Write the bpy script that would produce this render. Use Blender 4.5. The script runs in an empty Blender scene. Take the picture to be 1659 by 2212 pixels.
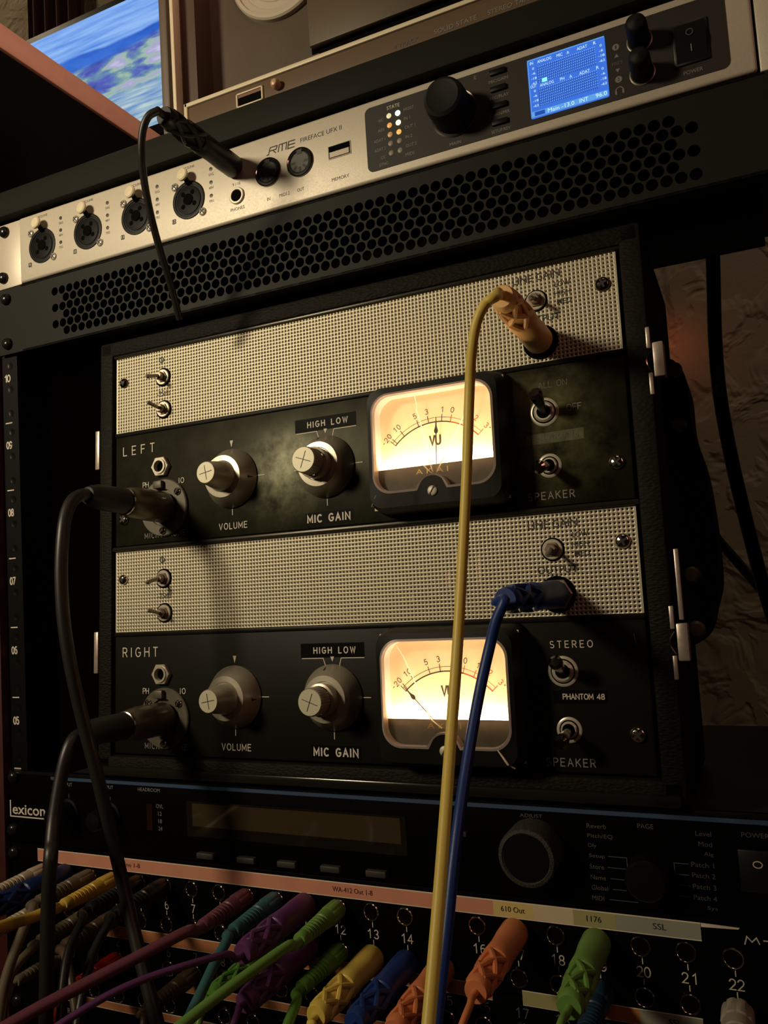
import bpy, bmesh, math, random
from mathutils import Vector, Matrix, Euler
import numpy as np

random.seed(7)
SC = bpy.context.scene
COL = SC.collection
MS = 0.001                      # all lengths below are millimetres
# ---------------------------------------------------------------- camera
CAM = Vector((199.73, -373.73, 283.72)); ROT = (1.651902, 0.0624210, 0.4337672); FPX = 1745.33
W, H = 1659.0, 2212.0
cd = bpy.data.cameras.new('camera'); cam = bpy.data.objects.new('camera', cd); COL.objects.link(cam)
cam.location = CAM * MS; cam.rotation_euler = ROT
cd.sensor_fit = 'VERTICAL'; cd.sensor_height = 36.0; cd.lens = 36.0 * FPX / H
cd.clip_start = 0.01; cd.clip_end = 30
SC.camera = cam
# ---------------------------------------------------------------- world, lights, exposure
wd = bpy.data.worlds.new('world'); SC.world = wd; wd.use_nodes = True
wd.node_tree.nodes['Background'].inputs[0].default_value = (1.0, 0.72, 0.45, 1)
wd.node_tree.nodes['Background'].inputs[1].default_value = 0.003
SC.view_settings.view_transform = 'Standard'; SC.view_settings.look = 'None'
SC.view_settings.exposure = 0.0; SC.view_settings.gamma = 1.0; SC.view_settings.use_curve_mapping = False

def area_light(name, loc, target, sx, sy, power, color, spread=180):
    l = bpy.data.lights.new(name, 'AREA'); l.shape = 'RECTANGLE'; l.size = sx * MS; l.size_y = sy * MS
    l.energy = power; l.color = color; l.spread = math.radians(spread)
    o = bpy.data.objects.new(name, l); COL.objects.link(o)
    o.location = Vector(loc) * MS
    d = Vector(target) - Vector(loc); o.rotation_euler = d.to_track_quat('-Z', 'Y').to_euler()
    return o
# a warm table lamp left of the rack, a pink strip light on the right, and added unseen fill lights
area_light('table_lamp_light', (-480, -760, 690), (-170, 0, 490), 150, 150, 1.75, (1.0, 0.83, 0.57), 92)
area_light('pink_light', (300, -500, 930), (-400, 230, 813), 30, 260, 0.34, (1.0, 0.55, 0.40), 48)  # separate pink light, added and narrowed to reach only the desk edge
area_light('pink_light', (720, -330, 620), (0, 0, 350), 24, 300, 0.26, (1.0, 0.36, 0.30))
area_light('overhead_fill_light', (300, -700, 2240), (200, 0, 0), 500, 500, 1.3, (1.0, 0.76, 0.46))  # added overhead fill, gives the metal lit walls to reflect
area_light('back_wall_fill_light', (900, 420, 1500), (300, 745, 500), 120, 120, 2.3, (1.0, 0.86, 0.63))  # added fill that brightens the back wall on the right
area_light('corner_fill_light', (-1450, 250, 1950), (-1000, 745, 1400), 120, 120, 3.2, (1.0, 0.80, 0.52))  # added fill for the dark upper left of the back wall
area_light('red_indicator_light', (112, 700, 570), (130, 750, 550), 20, 20, 0.008, (1.0, 0.20, 0.08))

# ---------------------------------------------------------------- materials
MATS = {}
def mat(name, col, rough=0.5, metal=0.0, bump=None, var=0.0, vscale=40.0, coat=0.0, emit=None, estr=0.0, spec=0.5, aniso=0.0, stretch=None):
    if name in MATS: return MATS[name]
    m = bpy.data.materials.new(name); m.use_nodes = True; nt = m.node_tree; N = nt.nodes; L = nt.links
    b = N['Principled BSDF']
    b.inputs['Base Color'].default_value = (*col, 1); b.inputs['Roughness'].default_value = rough
    b.inputs['Metallic'].default_value = metal; b.inputs['Coat Weight'].default_value = coat
    b.inputs['Specular IOR Level'].default_value = spec; b.inputs['Anisotropic'].default_value = aniso
    if emit is not None:
        b.inputs['Emission Color'].default_value = (*emit, 1); b.inputs['Emission Strength'].default_value = estr
    tc = None
    if var or bump:
        tc = N.new('ShaderNodeTexCoord')
        mp = N.new('ShaderNodeMapping'); L.new(tc.outputs['Object'], mp.inputs['Vector'])
        if stretch: mp.inputs['Scale'].default_value = stretch
    if var:
        nz = N.new('ShaderNodeTexNoise'); nz.inputs['Scale'].default_value = vscale; nz.inputs['Detail'].default_value = 5
        L.new(mp.outputs[0], nz.inputs['Vector'])
        mx = N.new('ShaderNodeMixRGB'); mx.blend_type = 'MIX'
        mx.inputs[1].default_value = (*[c * (1 - var) for c in col], 1); mx.inputs[2].default_value = (*[min(1, c * (1 + var)) for c in col], 1)
        L.new(nz.outputs['Fac'], mx.inputs[0]); L.new(mx.outputs[0], b.inputs['Base Color'])
        rr = N.new('ShaderNodeMapRange'); rr.inputs[3].default_value = max(0.02, rough - 0.08); rr.inputs[4].default_value = min(1, rough + 0.1)
        L.new(nz.outputs['Fac'], rr.inputs[0]); L.new(rr.outputs[0], b.inputs['Roughness'])
    if bump:
        n2 = N.new('ShaderNodeTexNoise'); n2.inputs['Scale'].default_value = bump[0]; n2.inputs['Detail'].default_value = 4
        L.new(mp.outputs[0], n2.inputs['Vector'])
        bp = N.new('ShaderNodeBump'); bp.inputs['Strength'].default_value = bump[1]; bp.inputs['Distance'].default_value = bump[2] if len(bump) > 2 else 0.0005
        L.new(n2.outputs['Fac'], bp.inputs['Height']); L.new(bp.outputs[0], b.inputs['Normal'])
    MATS[name] = m
    return m

def emis(name, col, s):
    if name in MATS: return MATS[name]
    m = bpy.data.materials.new(name); m.use_nodes = True; N = m.node_tree.nodes; N.clear()
    e = N.new('ShaderNodeEmission'); o = N.new('ShaderNodeOutputMaterial')
    e.inputs[0].default_value = (*col, 1); e.inputs[1].default_value = s
    m.node_tree.links.new(e.outputs[0], o.inputs[0]); MATS[name] = m
    return m

def glass_mat(name, tint=(1, 1, 1), refl=0.06, rough=0.05, haze=0.0, hazecol=(0.6, 0.5, 0.4)):
    m = bpy.data.materials.new(name); m.use_nodes = True; nt = m.node_tree; N = nt.nodes; L = nt.links; N.clear()
    o = N.new('ShaderNodeOutputMaterial'); t = N.new('ShaderNodeBsdfTransparent'); g = N.new('ShaderNodeBsdfGlossy')
    t.inputs[0].default_value = (*tint, 1); g.inputs['Roughness'].default_value = rough
    f = N.new('ShaderNodeFresnel'); f.inputs[0].default_value = 1.45
    mx = N.new('ShaderNodeMixShader'); L.new(f.outputs[0], mx.inputs[0]); L.new(t.outputs[0], mx.inputs[1]); L.new(g.outputs[0], mx.inputs[2])
    last = mx
    if haze:
        d = N.new('ShaderNodeBsdfDiffuse'); d.inputs[0].default_value = (*hazecol, 1)
        m2 = N.new('ShaderNodeMixShader'); m2.inputs[0].default_value = haze
        L.new(mx.outputs[0], m2.inputs[1]); L.new(d.outputs[0], m2.inputs[2]); last = m2
    L.new(last.outputs[0], o.inputs[0]); MATS[name] = m
    return m

def tolex_mat():
    m = mat('tolex', (0.0085, 0.0078, 0.0046), 0.65, var=0.3, vscale=300, spec=0.12)
    nt = m.node_tree; N = nt.nodes; L = nt.links; b = N['Principled BSDF']
    tc = N.new('ShaderNodeTexCoord'); mp = N.new('ShaderNodeMapping'); mp.inputs['Scale'].default_value = (430, 430, 950)
    L.new(tc.outputs['Object'], mp.inputs[0])
    vo = N.new('ShaderNodeTexVoronoi'); vo.inputs['Scale'].default_value = 1.0; L.new(mp.outputs[0], vo.inputs['Vector'])
    bp = N.new('ShaderNodeBump'); bp.inputs['Strength'].default_value = 0.8; bp.inputs['Distance'].default_value = 0.0004
    L.new(vo.outputs['Distance'], bp.inputs['Height']); L.new(bp.outputs[0], b.inputs['Normal'])
    return m

def stucco_mat():
    m = mat('stucco', (0.27, 0.225, 0.155), 0.9, spec=0.2)
    nt = m.node_tree; N = nt.nodes; L = nt.links; b = N['Principled BSDF']
    tc = N.new('ShaderNodeTexCoord')
    n1 = N.new('ShaderNodeTexNoise'); n1.inputs['Scale'].default_value = 16; n1.inputs['Detail'].default_value = 3; n1.inputs['Distortion'].default_value = 0.6
    L.new(tc.outputs['Object'], n1.inputs['Vector'])
    cr = N.new('ShaderNodeValToRGB'); cr.color_ramp.elements[0].position = 0.44; cr.color_ramp.elements[1].position = 0.56
    L.new(n1.outputs['Fac'], cr.inputs[0])
    n2 = N.new('ShaderNodeTexNoise'); n2.inputs['Scale'].default_value = 70; n2.inputs['Detail'].default_value = 4
    L.new(tc.outputs['Object'], n2.inputs['Vector'])
    ad = N.new('ShaderNodeMath'); ad.operation = 'MULTIPLY_ADD'; ad.inputs[1].default_value = 0.22
    L.new(n2.outputs['Fac'], ad.inputs[0]); L.new(cr.outputs[0], ad.inputs[2])
    bp = N.new('ShaderNodeBump'); bp.inputs['Strength'].default_value = 0.7; bp.inputs['Distance'].default_value = 0.004
    L.new(ad.outputs[0], bp.inputs['Height']); L.new(bp.outputs[0], b.inputs['Normal'])
    return m

def sheen_panel_mat():
    """dark enamel, lightly worn, with a greenish highlight painted in beside the gain knob and around the switches"""
    m = mat('worn_sheen_enamel', (0.0065, 0.006, 0.0036), 0.42, spec=0.15)
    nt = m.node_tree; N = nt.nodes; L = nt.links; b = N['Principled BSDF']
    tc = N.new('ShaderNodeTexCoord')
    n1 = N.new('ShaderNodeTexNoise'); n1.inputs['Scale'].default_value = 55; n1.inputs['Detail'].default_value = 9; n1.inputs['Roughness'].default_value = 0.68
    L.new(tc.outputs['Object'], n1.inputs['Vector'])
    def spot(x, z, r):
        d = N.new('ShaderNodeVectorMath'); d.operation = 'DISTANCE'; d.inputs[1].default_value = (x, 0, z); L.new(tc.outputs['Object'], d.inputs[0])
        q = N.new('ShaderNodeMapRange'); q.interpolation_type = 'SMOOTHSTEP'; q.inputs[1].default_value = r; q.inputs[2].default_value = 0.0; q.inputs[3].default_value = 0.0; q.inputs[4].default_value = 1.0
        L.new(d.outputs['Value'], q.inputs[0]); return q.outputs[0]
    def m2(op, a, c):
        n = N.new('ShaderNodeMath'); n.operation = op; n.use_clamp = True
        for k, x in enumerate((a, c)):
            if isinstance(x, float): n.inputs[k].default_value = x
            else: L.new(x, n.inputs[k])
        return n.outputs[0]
    sp = m2('ADD', m2('ADD', spot(-0.034, 0.043, 0.036), spot(0.115, 0.064, 0.034)), m2('MULTIPLY', spot(0.120, 0.038, 0.034), 0.8))  # spots paint the greenish highlights into colour and specular
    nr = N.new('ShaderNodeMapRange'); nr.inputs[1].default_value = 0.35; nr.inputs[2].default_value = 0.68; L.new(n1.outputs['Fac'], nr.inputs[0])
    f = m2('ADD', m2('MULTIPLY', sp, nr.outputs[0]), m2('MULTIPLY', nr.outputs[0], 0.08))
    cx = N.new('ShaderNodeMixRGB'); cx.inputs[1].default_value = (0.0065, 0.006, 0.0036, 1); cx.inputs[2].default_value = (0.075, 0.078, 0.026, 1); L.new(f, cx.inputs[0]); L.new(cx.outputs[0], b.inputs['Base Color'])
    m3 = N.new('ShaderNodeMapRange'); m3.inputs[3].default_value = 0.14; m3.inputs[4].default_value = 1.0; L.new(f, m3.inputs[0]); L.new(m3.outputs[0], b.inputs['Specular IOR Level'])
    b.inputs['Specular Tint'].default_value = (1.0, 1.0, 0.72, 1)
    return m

def landscape_mat():
    m = bpy.data.materials.new('screen_picture'); m.use_nodes = True; nt = m.node_tree; N = nt.nodes; L = nt.links; N.clear()
    o = N.new('ShaderNodeOutputMaterial'); e = N.new('ShaderNodeEmission'); e.inputs[1].default_value = 0.95
    L.new(e.outputs[0], o.inputs[0])
    tc = N.new('ShaderNodeTexCoord'); sp = N.new('ShaderNodeSeparateXYZ'); L.new(tc.outputs['Generated'], sp.inputs[0])
    def noise(scale, detail, sx=1, sz=1, dist=0.0):
        mp = N.new('ShaderNodeMapping'); mp.inputs['Scale'].default_value = (sx, 1, sz); L.new(tc.outputs['Generated'], mp.inputs[0])
        n = N.new('ShaderNodeTexNoise'); n.inputs['Scale'].default_value = scale; n.inputs['Detail'].default_value = detail; n.inputs['Distortion'].default_value = dist
        L.new(mp.outputs[0], n.inputs['Vector']); return n.outputs['Fac']
    def math2(op, a, b_):
        n = N.new('ShaderNodeMath'); n.operation = op
        for i, x in enumerate((a, b_)):
            if isinstance(x, (int, float)): n.inputs[i].default_value = x
            else: L.new(x, n.inputs[i])
        return n.outputs[0]
    def ramp(fac, stops, const=False):
        c = N.new('ShaderNodeValToRGB'); el = c.color_ramp.elements
        while len(el) < len(stops): el.new(0.5)
        for q, (p, colr) in zip(el, stops): q.position = p; q.color = (*colr, 1)
        L.new(fac, c.inputs[0]); return c.outputs[0]
    def mixc(f, a, b_):
        n = N.new('ShaderNodeMixRGB'); L.new(f, n.inputs[0]); L.new(a, n.inputs[1]); L.new(b_, n.inputs[2]); return n.outputs[0]
    x, z = sp.outputs[0], sp.outputs[2]
    clouds = noise(3.0, 4, 1.0, 9.0)
    sky = ramp(clouds, [(0.3, (0.10, 0.27, 0.80)), (0.62, (0.30, 0.52, 0.95))])
    ridge = ramp(noise(4, 3, 1, 2), [(0.3, (0.02, 0.10, 0.55)), (0.7, (0.06, 0.20, 0.72))])
    hilln = noise(6.0, 8, 1.0, 1.7, 0.25)
    hill = ramp(hilln, [(0.30, (0.03, 0.07, 0.32)), (0.42, (0.10, 0.13, 0.52)), (0.50, (0.16, 0.30, 0.42)), (0.56, (0.36, 0.52, 0.42)), (0.62, (0.42, 0.40, 0.66)), (0.75, (0.70, 0.72, 0.85))])
    lake = ramp(noise(5.0, 6, 1.0, 7.0), [(0.35, (0.16, 0.30, 0.62)), (0.52, (0.34, 0.50, 0.62)), (0.68, (0.60, 0.72, 0.70))])
    low = noise(2.2, 3, 1, 0.01)
    wig = math2('MULTIPLY', math2('SUBTRACT', low, 0.5), 0.14)
    det = math2('MULTIPLY', math2('SUBTRACT', hilln, 0.5), 0.05)
    z1 = math2('ADD', math2('ADD', z, wig), det)
    def step(v, t, w=0.012):
        n = N.new('ShaderNodeMapRange'); n.inputs[1].default_value = t - w; n.inputs[2].default_value = t + w; L.new(v, n.inputs[0]); return n.outputs[0]
    c = mixc(step(z, 0.33, 0.03), lake, hill)
    c = mixc(step(math2('ADD', z1, math2('MULTIPLY', x, -0.12)), 0.56, 0.02), c, ridge)
    c = mixc(step(math2('ADD', z, wig), 0.74, 0.01), c, sky)
    L.new(c, e.inputs[0])
    MATS['screen_picture'] = m
    return m

def crack_mat():
    if 'crack_edge' in MATS: return MATS['crack_edge']
    m = bpy.data.materials.new('crack_edge'); m.use_nodes = True; N = m.node_tree.nodes; L = m.node_tree.links; N.clear()
    o = N.new('ShaderNodeOutputMaterial'); a = N.new('ShaderNodeBsdfDiffuse'); b = N.new('ShaderNodeBsdfTranslucent'); x = N.new('ShaderNodeMixShader')
    a.inputs[0].default_value = b.inputs[0].default_value = (0.95, 0.92, 0.88, 1); x.inputs[0].default_value = 0.7
    L.new(a.outputs[0], x.inputs[1]); L.new(b.outputs[0], x.inputs[2]); L.new(x.outputs[0], o.inputs[0]); MATS['crack_edge'] = m
    return m

M_TOLEX = tolex_mat(); M_STUCCO = stucco_mat(); M_SHEEN = sheen_panel_mat(); M_PIC = landscape_mat()
M_SILVER = mat('silver_paint', (0.56, 0.51, 0.41), 0.45, 0.2, bump=(2600, 0.25, 0.0002), var=0.05, vscale=900)
M_BLACKPL = mat('black_plastic', (0.0035, 0.0035, 0.003), 0.45, spec=0.16)
M_RUBBER = mat('black_rubber', (0.010, 0.010, 0.009), 0.55)
M_CABLEBLK = mat('black_cable_jacket', (0.016, 0.014, 0.012), 0.42)
M_ENAMEL = mat('black_enamel', (0.0060, 0.0056, 0.0034), 0.5, bump=(900, 0.12, 0.0002), spec=0.15)
M_VENT = mat('vent_steel', (0.0105, 0.0105, 0.0070), 0.55, spec=0.14, bump=(1600, 0.2, 0.0002))
M_BOARD = mat('painted_board', (0.0115, 0.0115, 0.0078), 0.65, spec=0.12, bump=(240, 0.25, 0.0004), stretch=(0.12, 1, 1), var=0.15, vscale=120)
M_GAP = mat('dark_interior', (0.0022, 0.002, 0.0018), 0.9, spec=0.05)
M_ALU = mat('grille_aluminium', (0.52, 0.475, 0.345), 0.42, 0.35, var=0.10, vscale=24)
M_KNOB = mat('spun_aluminium', (0.44, 0.40, 0.31), 0.34, 0.45, bump=(700, 0.12, 0.0002), stretch=(1, 0.15, 1))
M_KNOBTOP = mat('turned_cap', (0.55, 0.52, 0.38), 0.5, 0.25)
M_CHROME = mat('chrome', (0.62, 0.58, 0.52), 0.14, 1.0)
M_BRIGHT = mat('bright_plating', (0.58, 0.53, 0.42), 0.28, 0.4)
M_FLANGE = mat('tarnished_flange', (0.095, 0.082, 0.056), 0.5, 0.3, var=0.25, vscale=160)
M_NICKEL = mat('dull_nickel', (0.30, 0.27, 0.21), 0.38, 0.7, var=0.2, vscale=160)
M_GUN = mat('gunmetal_barrel', (0.15, 0.125, 0.085), 0.33, 0.6, var=0.12, vscale=200)
M_SCREW = mat('black_screw', (0.014, 0.013, 0.012), 0.25, 0.3)
M_INKW = mat('white_print', (0.62, 0.56, 0.46), 0.6)
M_INKG = mat('grey_print', (0.20, 0.185, 0.16), 0.6)
M_INKD = mat('dim_print', (0.085, 0.08, 0.072), 0.6)
M_INKB = mat('black_print', (0.012, 0.010, 0.008), 0.6)
M_INKGOLD = mat('gold_print', (0.42, 0.28, 0.08), 0.4, 0.4)
M_INKRED = mat('red_print', (0.36, 0.05, 0.03), 0.6)
M_INKBR = mat('brown_print', (0.020, 0.014, 0.010), 0.6)
M_TAPEBLK = mat('black_label_tape', (0.0016, 0.0016, 0.0014), 0.5, spec=0.05)
M_GLASS = glass_mat('meter_glass', (0.97, 0.95, 0.92), rough=0.06, haze=0.03)
M_REDWOOD = mat('red_wood', (0.05, 0.006, 0.004), 0.55, var=0.3, vscale=60, stretch=(1, 0.1, 1))
M_PINKWOOD = mat('salmon_desk_edge', (0.66, 0.36, 0.27), 0.45, var=0.08, vscale=90)

# ---------------------------------------------------------------- geometry helpers
OFF = {}
def ortho(d):
    d = Vector(d).normalized()
    a = Vector((0, 0, 1)) if abs(d.z) < 0.9 else Vector((1, 0, 0))
    e1 = a.cross(d).normalized(); e2 = d.cross(e1).normalized()
    return d, e1, e2
def rrect(x0, x1, z0, z1, r, n=5):
    pts = []
    for cx, cz, a0 in ((x1 - r, z1 - r, 0), (x0 + r, z1 - r, 90), (x0 + r, z0 + r, 180), (x1 - r, z0 + r, 270)):
        for i in range(n + 1):
            a = math.radians(a0 + 90 * i / n); pts.append((cx + r * math.cos(a), cz + r * math.sin(a)))
    return pts
def circ(cx, cz, r, n=16, a0=0):
    return [(cx + r * math.cos(a0 + 2 * math.pi * i / n), cz + r * math.sin(a0 + 2 * math.pi * i / n)) for i in range(n)]

class MB:
    def __init__(s): s.v = []; s.f = []
    def add(s, vs, fs):
        o = len(s.v); s.v.extend([tuple(p) for p in vs]); s.f.extend([tuple(i + o for i in f) for f in fs]); return s
    def box(s, x0, x1, y0, y1, z0, z1):
        vs = [(x, y, z) for z in (z0, z1) for y in (y0, y1) for x in (x0, x1)]
        return s.add(vs, [(0, 2, 3, 1), (4, 5, 7, 6), (0, 1, 5, 4), (2, 6, 7, 3), (0, 4, 6, 2), (1, 3, 7, 5)])
    def rbox(s, x0, x1, y0, y1, z0, z1, r, seg=2):
        bm = bmesh.new()
        vs = [bm.verts.new((x, y, z)) for z in (z0, z1) for y in (y0, y1) for x in (x0, x1)]
        for f in [(0, 2, 3, 1), (4, 5, 7, 6), (0, 1, 5, 4), (2, 6, 7, 3), (0, 4, 6, 2), (1, 3, 7, 5)]: bm.faces.new([vs[i] for i in f])
        bmesh.ops.bevel(bm, geom=list(bm.edges), offset=r, segments=seg, profile=0.5, affect='EDGES')
        bm.verts.index_update()
        s.add([v.co[:] for v in bm.verts], [[v.index for v in f.verts] for f in bm.faces]); bm.free(); return s
    def prism(s, poly, y0, y1):           # polygon in x,z extruded from y0 (front) to y1
        n = len(poly)
        vs = [(x, y0, z) for x, z in poly] + [(x, y1, z) for x, z in poly]
        fs = [tuple(range(n)), tuple(range(2 * n - 1, n - 1, -1))] + [(i, n + i, n + (i + 1) % n, (i + 1) % n) for i in range(n)]
        return s.add(vs, fs)
    def lathe(s, o, prof, d=(0, -1, 0), seg=24, cap0=False, cap1=True, a0=0.0):
        d, e1, e2 = ortho(d); o = Vector(o); vs = []; fs = []
        for r, h in prof:
            for i in range(seg):
                a = a0 + 2 * math.pi * i / seg
                vs.append(o + d * h + (e1 * math.cos(a) + e2 * math.sin(a)) * r)
        for k in range(len(prof) - 1):
            for i in range(seg):
                j = (i + 1) % seg; fs.append((k * seg + i, k * seg + j, (k + 1) * seg + j, (k + 1) * seg + i))
        if cap0: fs.append(tuple(range(seg - 1, -1, -1)))
        if cap1: b = (len(prof) - 1) * seg; fs.append(tuple(b + i for i in range(seg)))
        return s.add(vs, fs)
    def tube(s, pts, r, seg=10, caps=True):
        P = [Vector(p) for p in pts]; n = len(P); R = r if isinstance(r, (list, tuple)) else [r] * n
        T = [(P[min(i + 1, n - 1)] - P[max(i - 1, 0)]).normalized() for i in range(n)]
        _, e1, _ = ortho(T[0]); vs = []; fs = []
        for i in range(n):
            e1 = (e1 - T[i] * e1.dot(T[i])).normalized(); e2 = T[i].cross(e1)
            for k in range(seg):
                a = 2 * math.pi * k / seg; vs.append(P[i] + (e1 * math.cos(a) + e2 * math.sin(a)) * R[i])
        for i in range(n - 1):
            for k in range(seg):
                j = (k + 1) % seg; fs.append((i * seg + k, i * seg + j, (i + 1) * seg + j, (i + 1) * seg + k))
        if caps: fs.append(tuple(range(seg - 1, -1, -1))); fs.append(tuple((n - 1) * seg + k for k in range(seg)))
        return s.add(vs, fs)
    def ball(s, c, r, seg=14, rings=8, sy=1.0):
        prof = [(max(1e-4, r * math.sin(math.pi * i / rings)), -r * sy * math.cos(math.pi * i / rings)) for i in range(rings + 1)]
        return s.lathe(c, prof, (0, -1, 0), seg, cap1=False)
    def stroke(s, pts, w, y):            # flat mitred ribbon of width w through x,z points on plane y
        P = [Vector(p) for p in pts]; P = [p for i, p in enumerate(P) if i == 0 or (p - P[i - 1]).length > 1e-6]; n = len(P)
        if n < 2: return s
        closed = n > 3 and (P[0] - P[-1]).length < 1e-5; y -= 0.006 * getattr(s, 'ns', 0); s.ns = getattr(s, 'ns', 0) + 1
        D = [(P[i + 1] - P[i]).normalized() for i in range(n - 1)]; vs = []
        for i in range(n):
            a = D[i - 1] if i > 0 else (D[-1] if closed else D[0]); b = D[i] if i < n - 1 else (D[0] if closed else D[-1])
            t = a + b; t = t.normalized() if t.length > 0.05 else b
            m = Vector((-t.y, t.x)); c = max(0.45, m.dot(Vector((-b.y, b.x)))); o = m * (w / 2 / c); p = P[i]
            if not closed and i == 0: p = p - b * w * 0.3
            if not closed and i == n - 1: p = p + a * w * 0.3
            vs += [(p.x + o.x, y, p.y + o.y), (p.x - o.x, y, p.y - o.y)]
        return s.add(vs, [(2 * i, 2 * i + 2, 2 * i + 3, 2 * i + 1) for i in range(n - 1)])
    def mesh(s, name, off=(0, 0, 0), sharp=35):
        me = bpy.data.meshes.new(name); o = off
        me.from_pydata([((x - o[0]) * MS, (y - o[1]) * MS, (z - o[2]) * MS) for x, y, z in s.v], [], s.f)
        bm = bmesh.new(); bm.from_mesh(me); bmesh.ops.recalc_face_normals(bm, faces=bm.faces[:]); bm.to_mesh(me); bm.free()
        me.polygons.foreach_set('use_smooth', [True] * len(me.polygons)); me.set_sharp_from_angle(angle=math.radians(sharp)); me.update()
        return me
    def build(s, name, material, parent=None, label=None, sharp=35):
        off = OFF.get(parent.name, (0, 0, 0)) if parent else (0, 0, 0)
        o = bpy.data.objects.new(name, s.mesh(name, off, sharp)); COL.objects.link(o)
        if material: o.data.materials.append(material)
        if parent: o.parent = parent; OFF[o.name] = off
        if label: o['label'] = label
        return o

def tag(o, label, cat, group=None, kind=None):
    if label: o['label'] = label
    if cat: o['category'] = cat
    if group: o['group'] = group
    if kind: o['kind'] = kind
    return o
def thing(name, label, cat, base=(0, 0, 0), rx=0.0, local=False, group=None):
    """Empty at the thing's base; parts are given in world millimetres, or in its own frame if local"""
    o = bpy.data.objects.new(name, None); COL.objects.link(o); o.empty_display_size = 0.02
    o.location = Vector(base) * MS; o.rotation_euler = (rx, 0, 0)
    OFF[o.name] = (0, 0, 0) if local else tuple(base)
    return tag(o, label, cat, group)
def solo(name, mb, m, label, cat, base, group=None):
    OFF['__'] = base
    o = bpy.data.objects.new(name, mb.mesh(name, base)); COL.objects.link(o); o.location = Vector(base) * MS
    o.data.materials.append(m); OFF[o.name] = base
    return tag(o, label, cat, group)
def inst(name, me, m, parent, loc, label=None, rot=None):
    o = bpy.data.objects.new(name, me); COL.objects.link(o)
    if m and not me.materials: me.materials.append(m)
    off = OFF.get(parent.name, (0, 0, 0)); o.parent = parent; o.location = (Vector(loc) - Vector(off)) * MS
    if rot: o.rotation_euler = rot
    if label: o['label'] = label
    OFF[o.name] = tuple(loc)
    return o
def struct(name, mb, m):
    o = mb.build(name, m); o['kind'] = 'structure'; return o

TEXTS = []
def T(parent, text, cx, cz, w, h, y, m, rot=0.0, name='lettering', bold=0.0):
    cu = bpy.data.curves.new('txt', 'FONT'); cu.body = text; cu.size = 0.01; cu.resolution_u = 3; cu.offset = bold * 0.00001
    cu.align_x = 'LEFT'
    o = bpy.data.objects.new('txt', cu); COL.objects.link(o)
    TEXTS.append((o, parent, cx, cz, w, h, y, m, rot, name))
def flush_texts():
    dg = bpy.context.evaluated_depsgraph_get()
    for o, parent, cx, cz, w, h, y, m, rot, name in TEXTS:
        me = bpy.data.meshes.new_from_object(o.evaluated_get(dg))
        n = len(me.vertices); co = np.empty(n * 3); me.vertices.foreach_get('co', co); co = co.reshape(-1, 3)
        lo = co.min(0); hi = co.max(0); sz = np.maximum(hi - lo, 1e-6)
        u = ((co[:, 0] - lo[0]) / sz[0] - 0.5); vv = ((co[:, 1] - lo[1]) / sz[1] - 0.5)
        if w is None: w = h * sz[0] / sz[1]
        X = u * w; Z = vv * h; c, s_ = math.cos(rot), math.sin(rot)
        off = OFF.get(parent.name, (0, 0, 0))
        out = np.stack([(cx + X * c - Z * s_ - off[0]) * MS, np.full(n, (y - off[1]) * MS), (cz + X * s_ + Z * c - off[2]) * MS], 1)
        me.vertices.foreach_set('co', out.ravel()); me.name = name; me.materials.clear(); me.materials.append(m); me.update()
        q = bpy.data.objects.new(name, me); COL.objects.link(q); q.parent = parent; OFF[q.name] = off
        cu = o.data; bpy.data.objects.remove(o); bpy.data.curves.remove(cu)
    TEXTS.clear()

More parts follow.
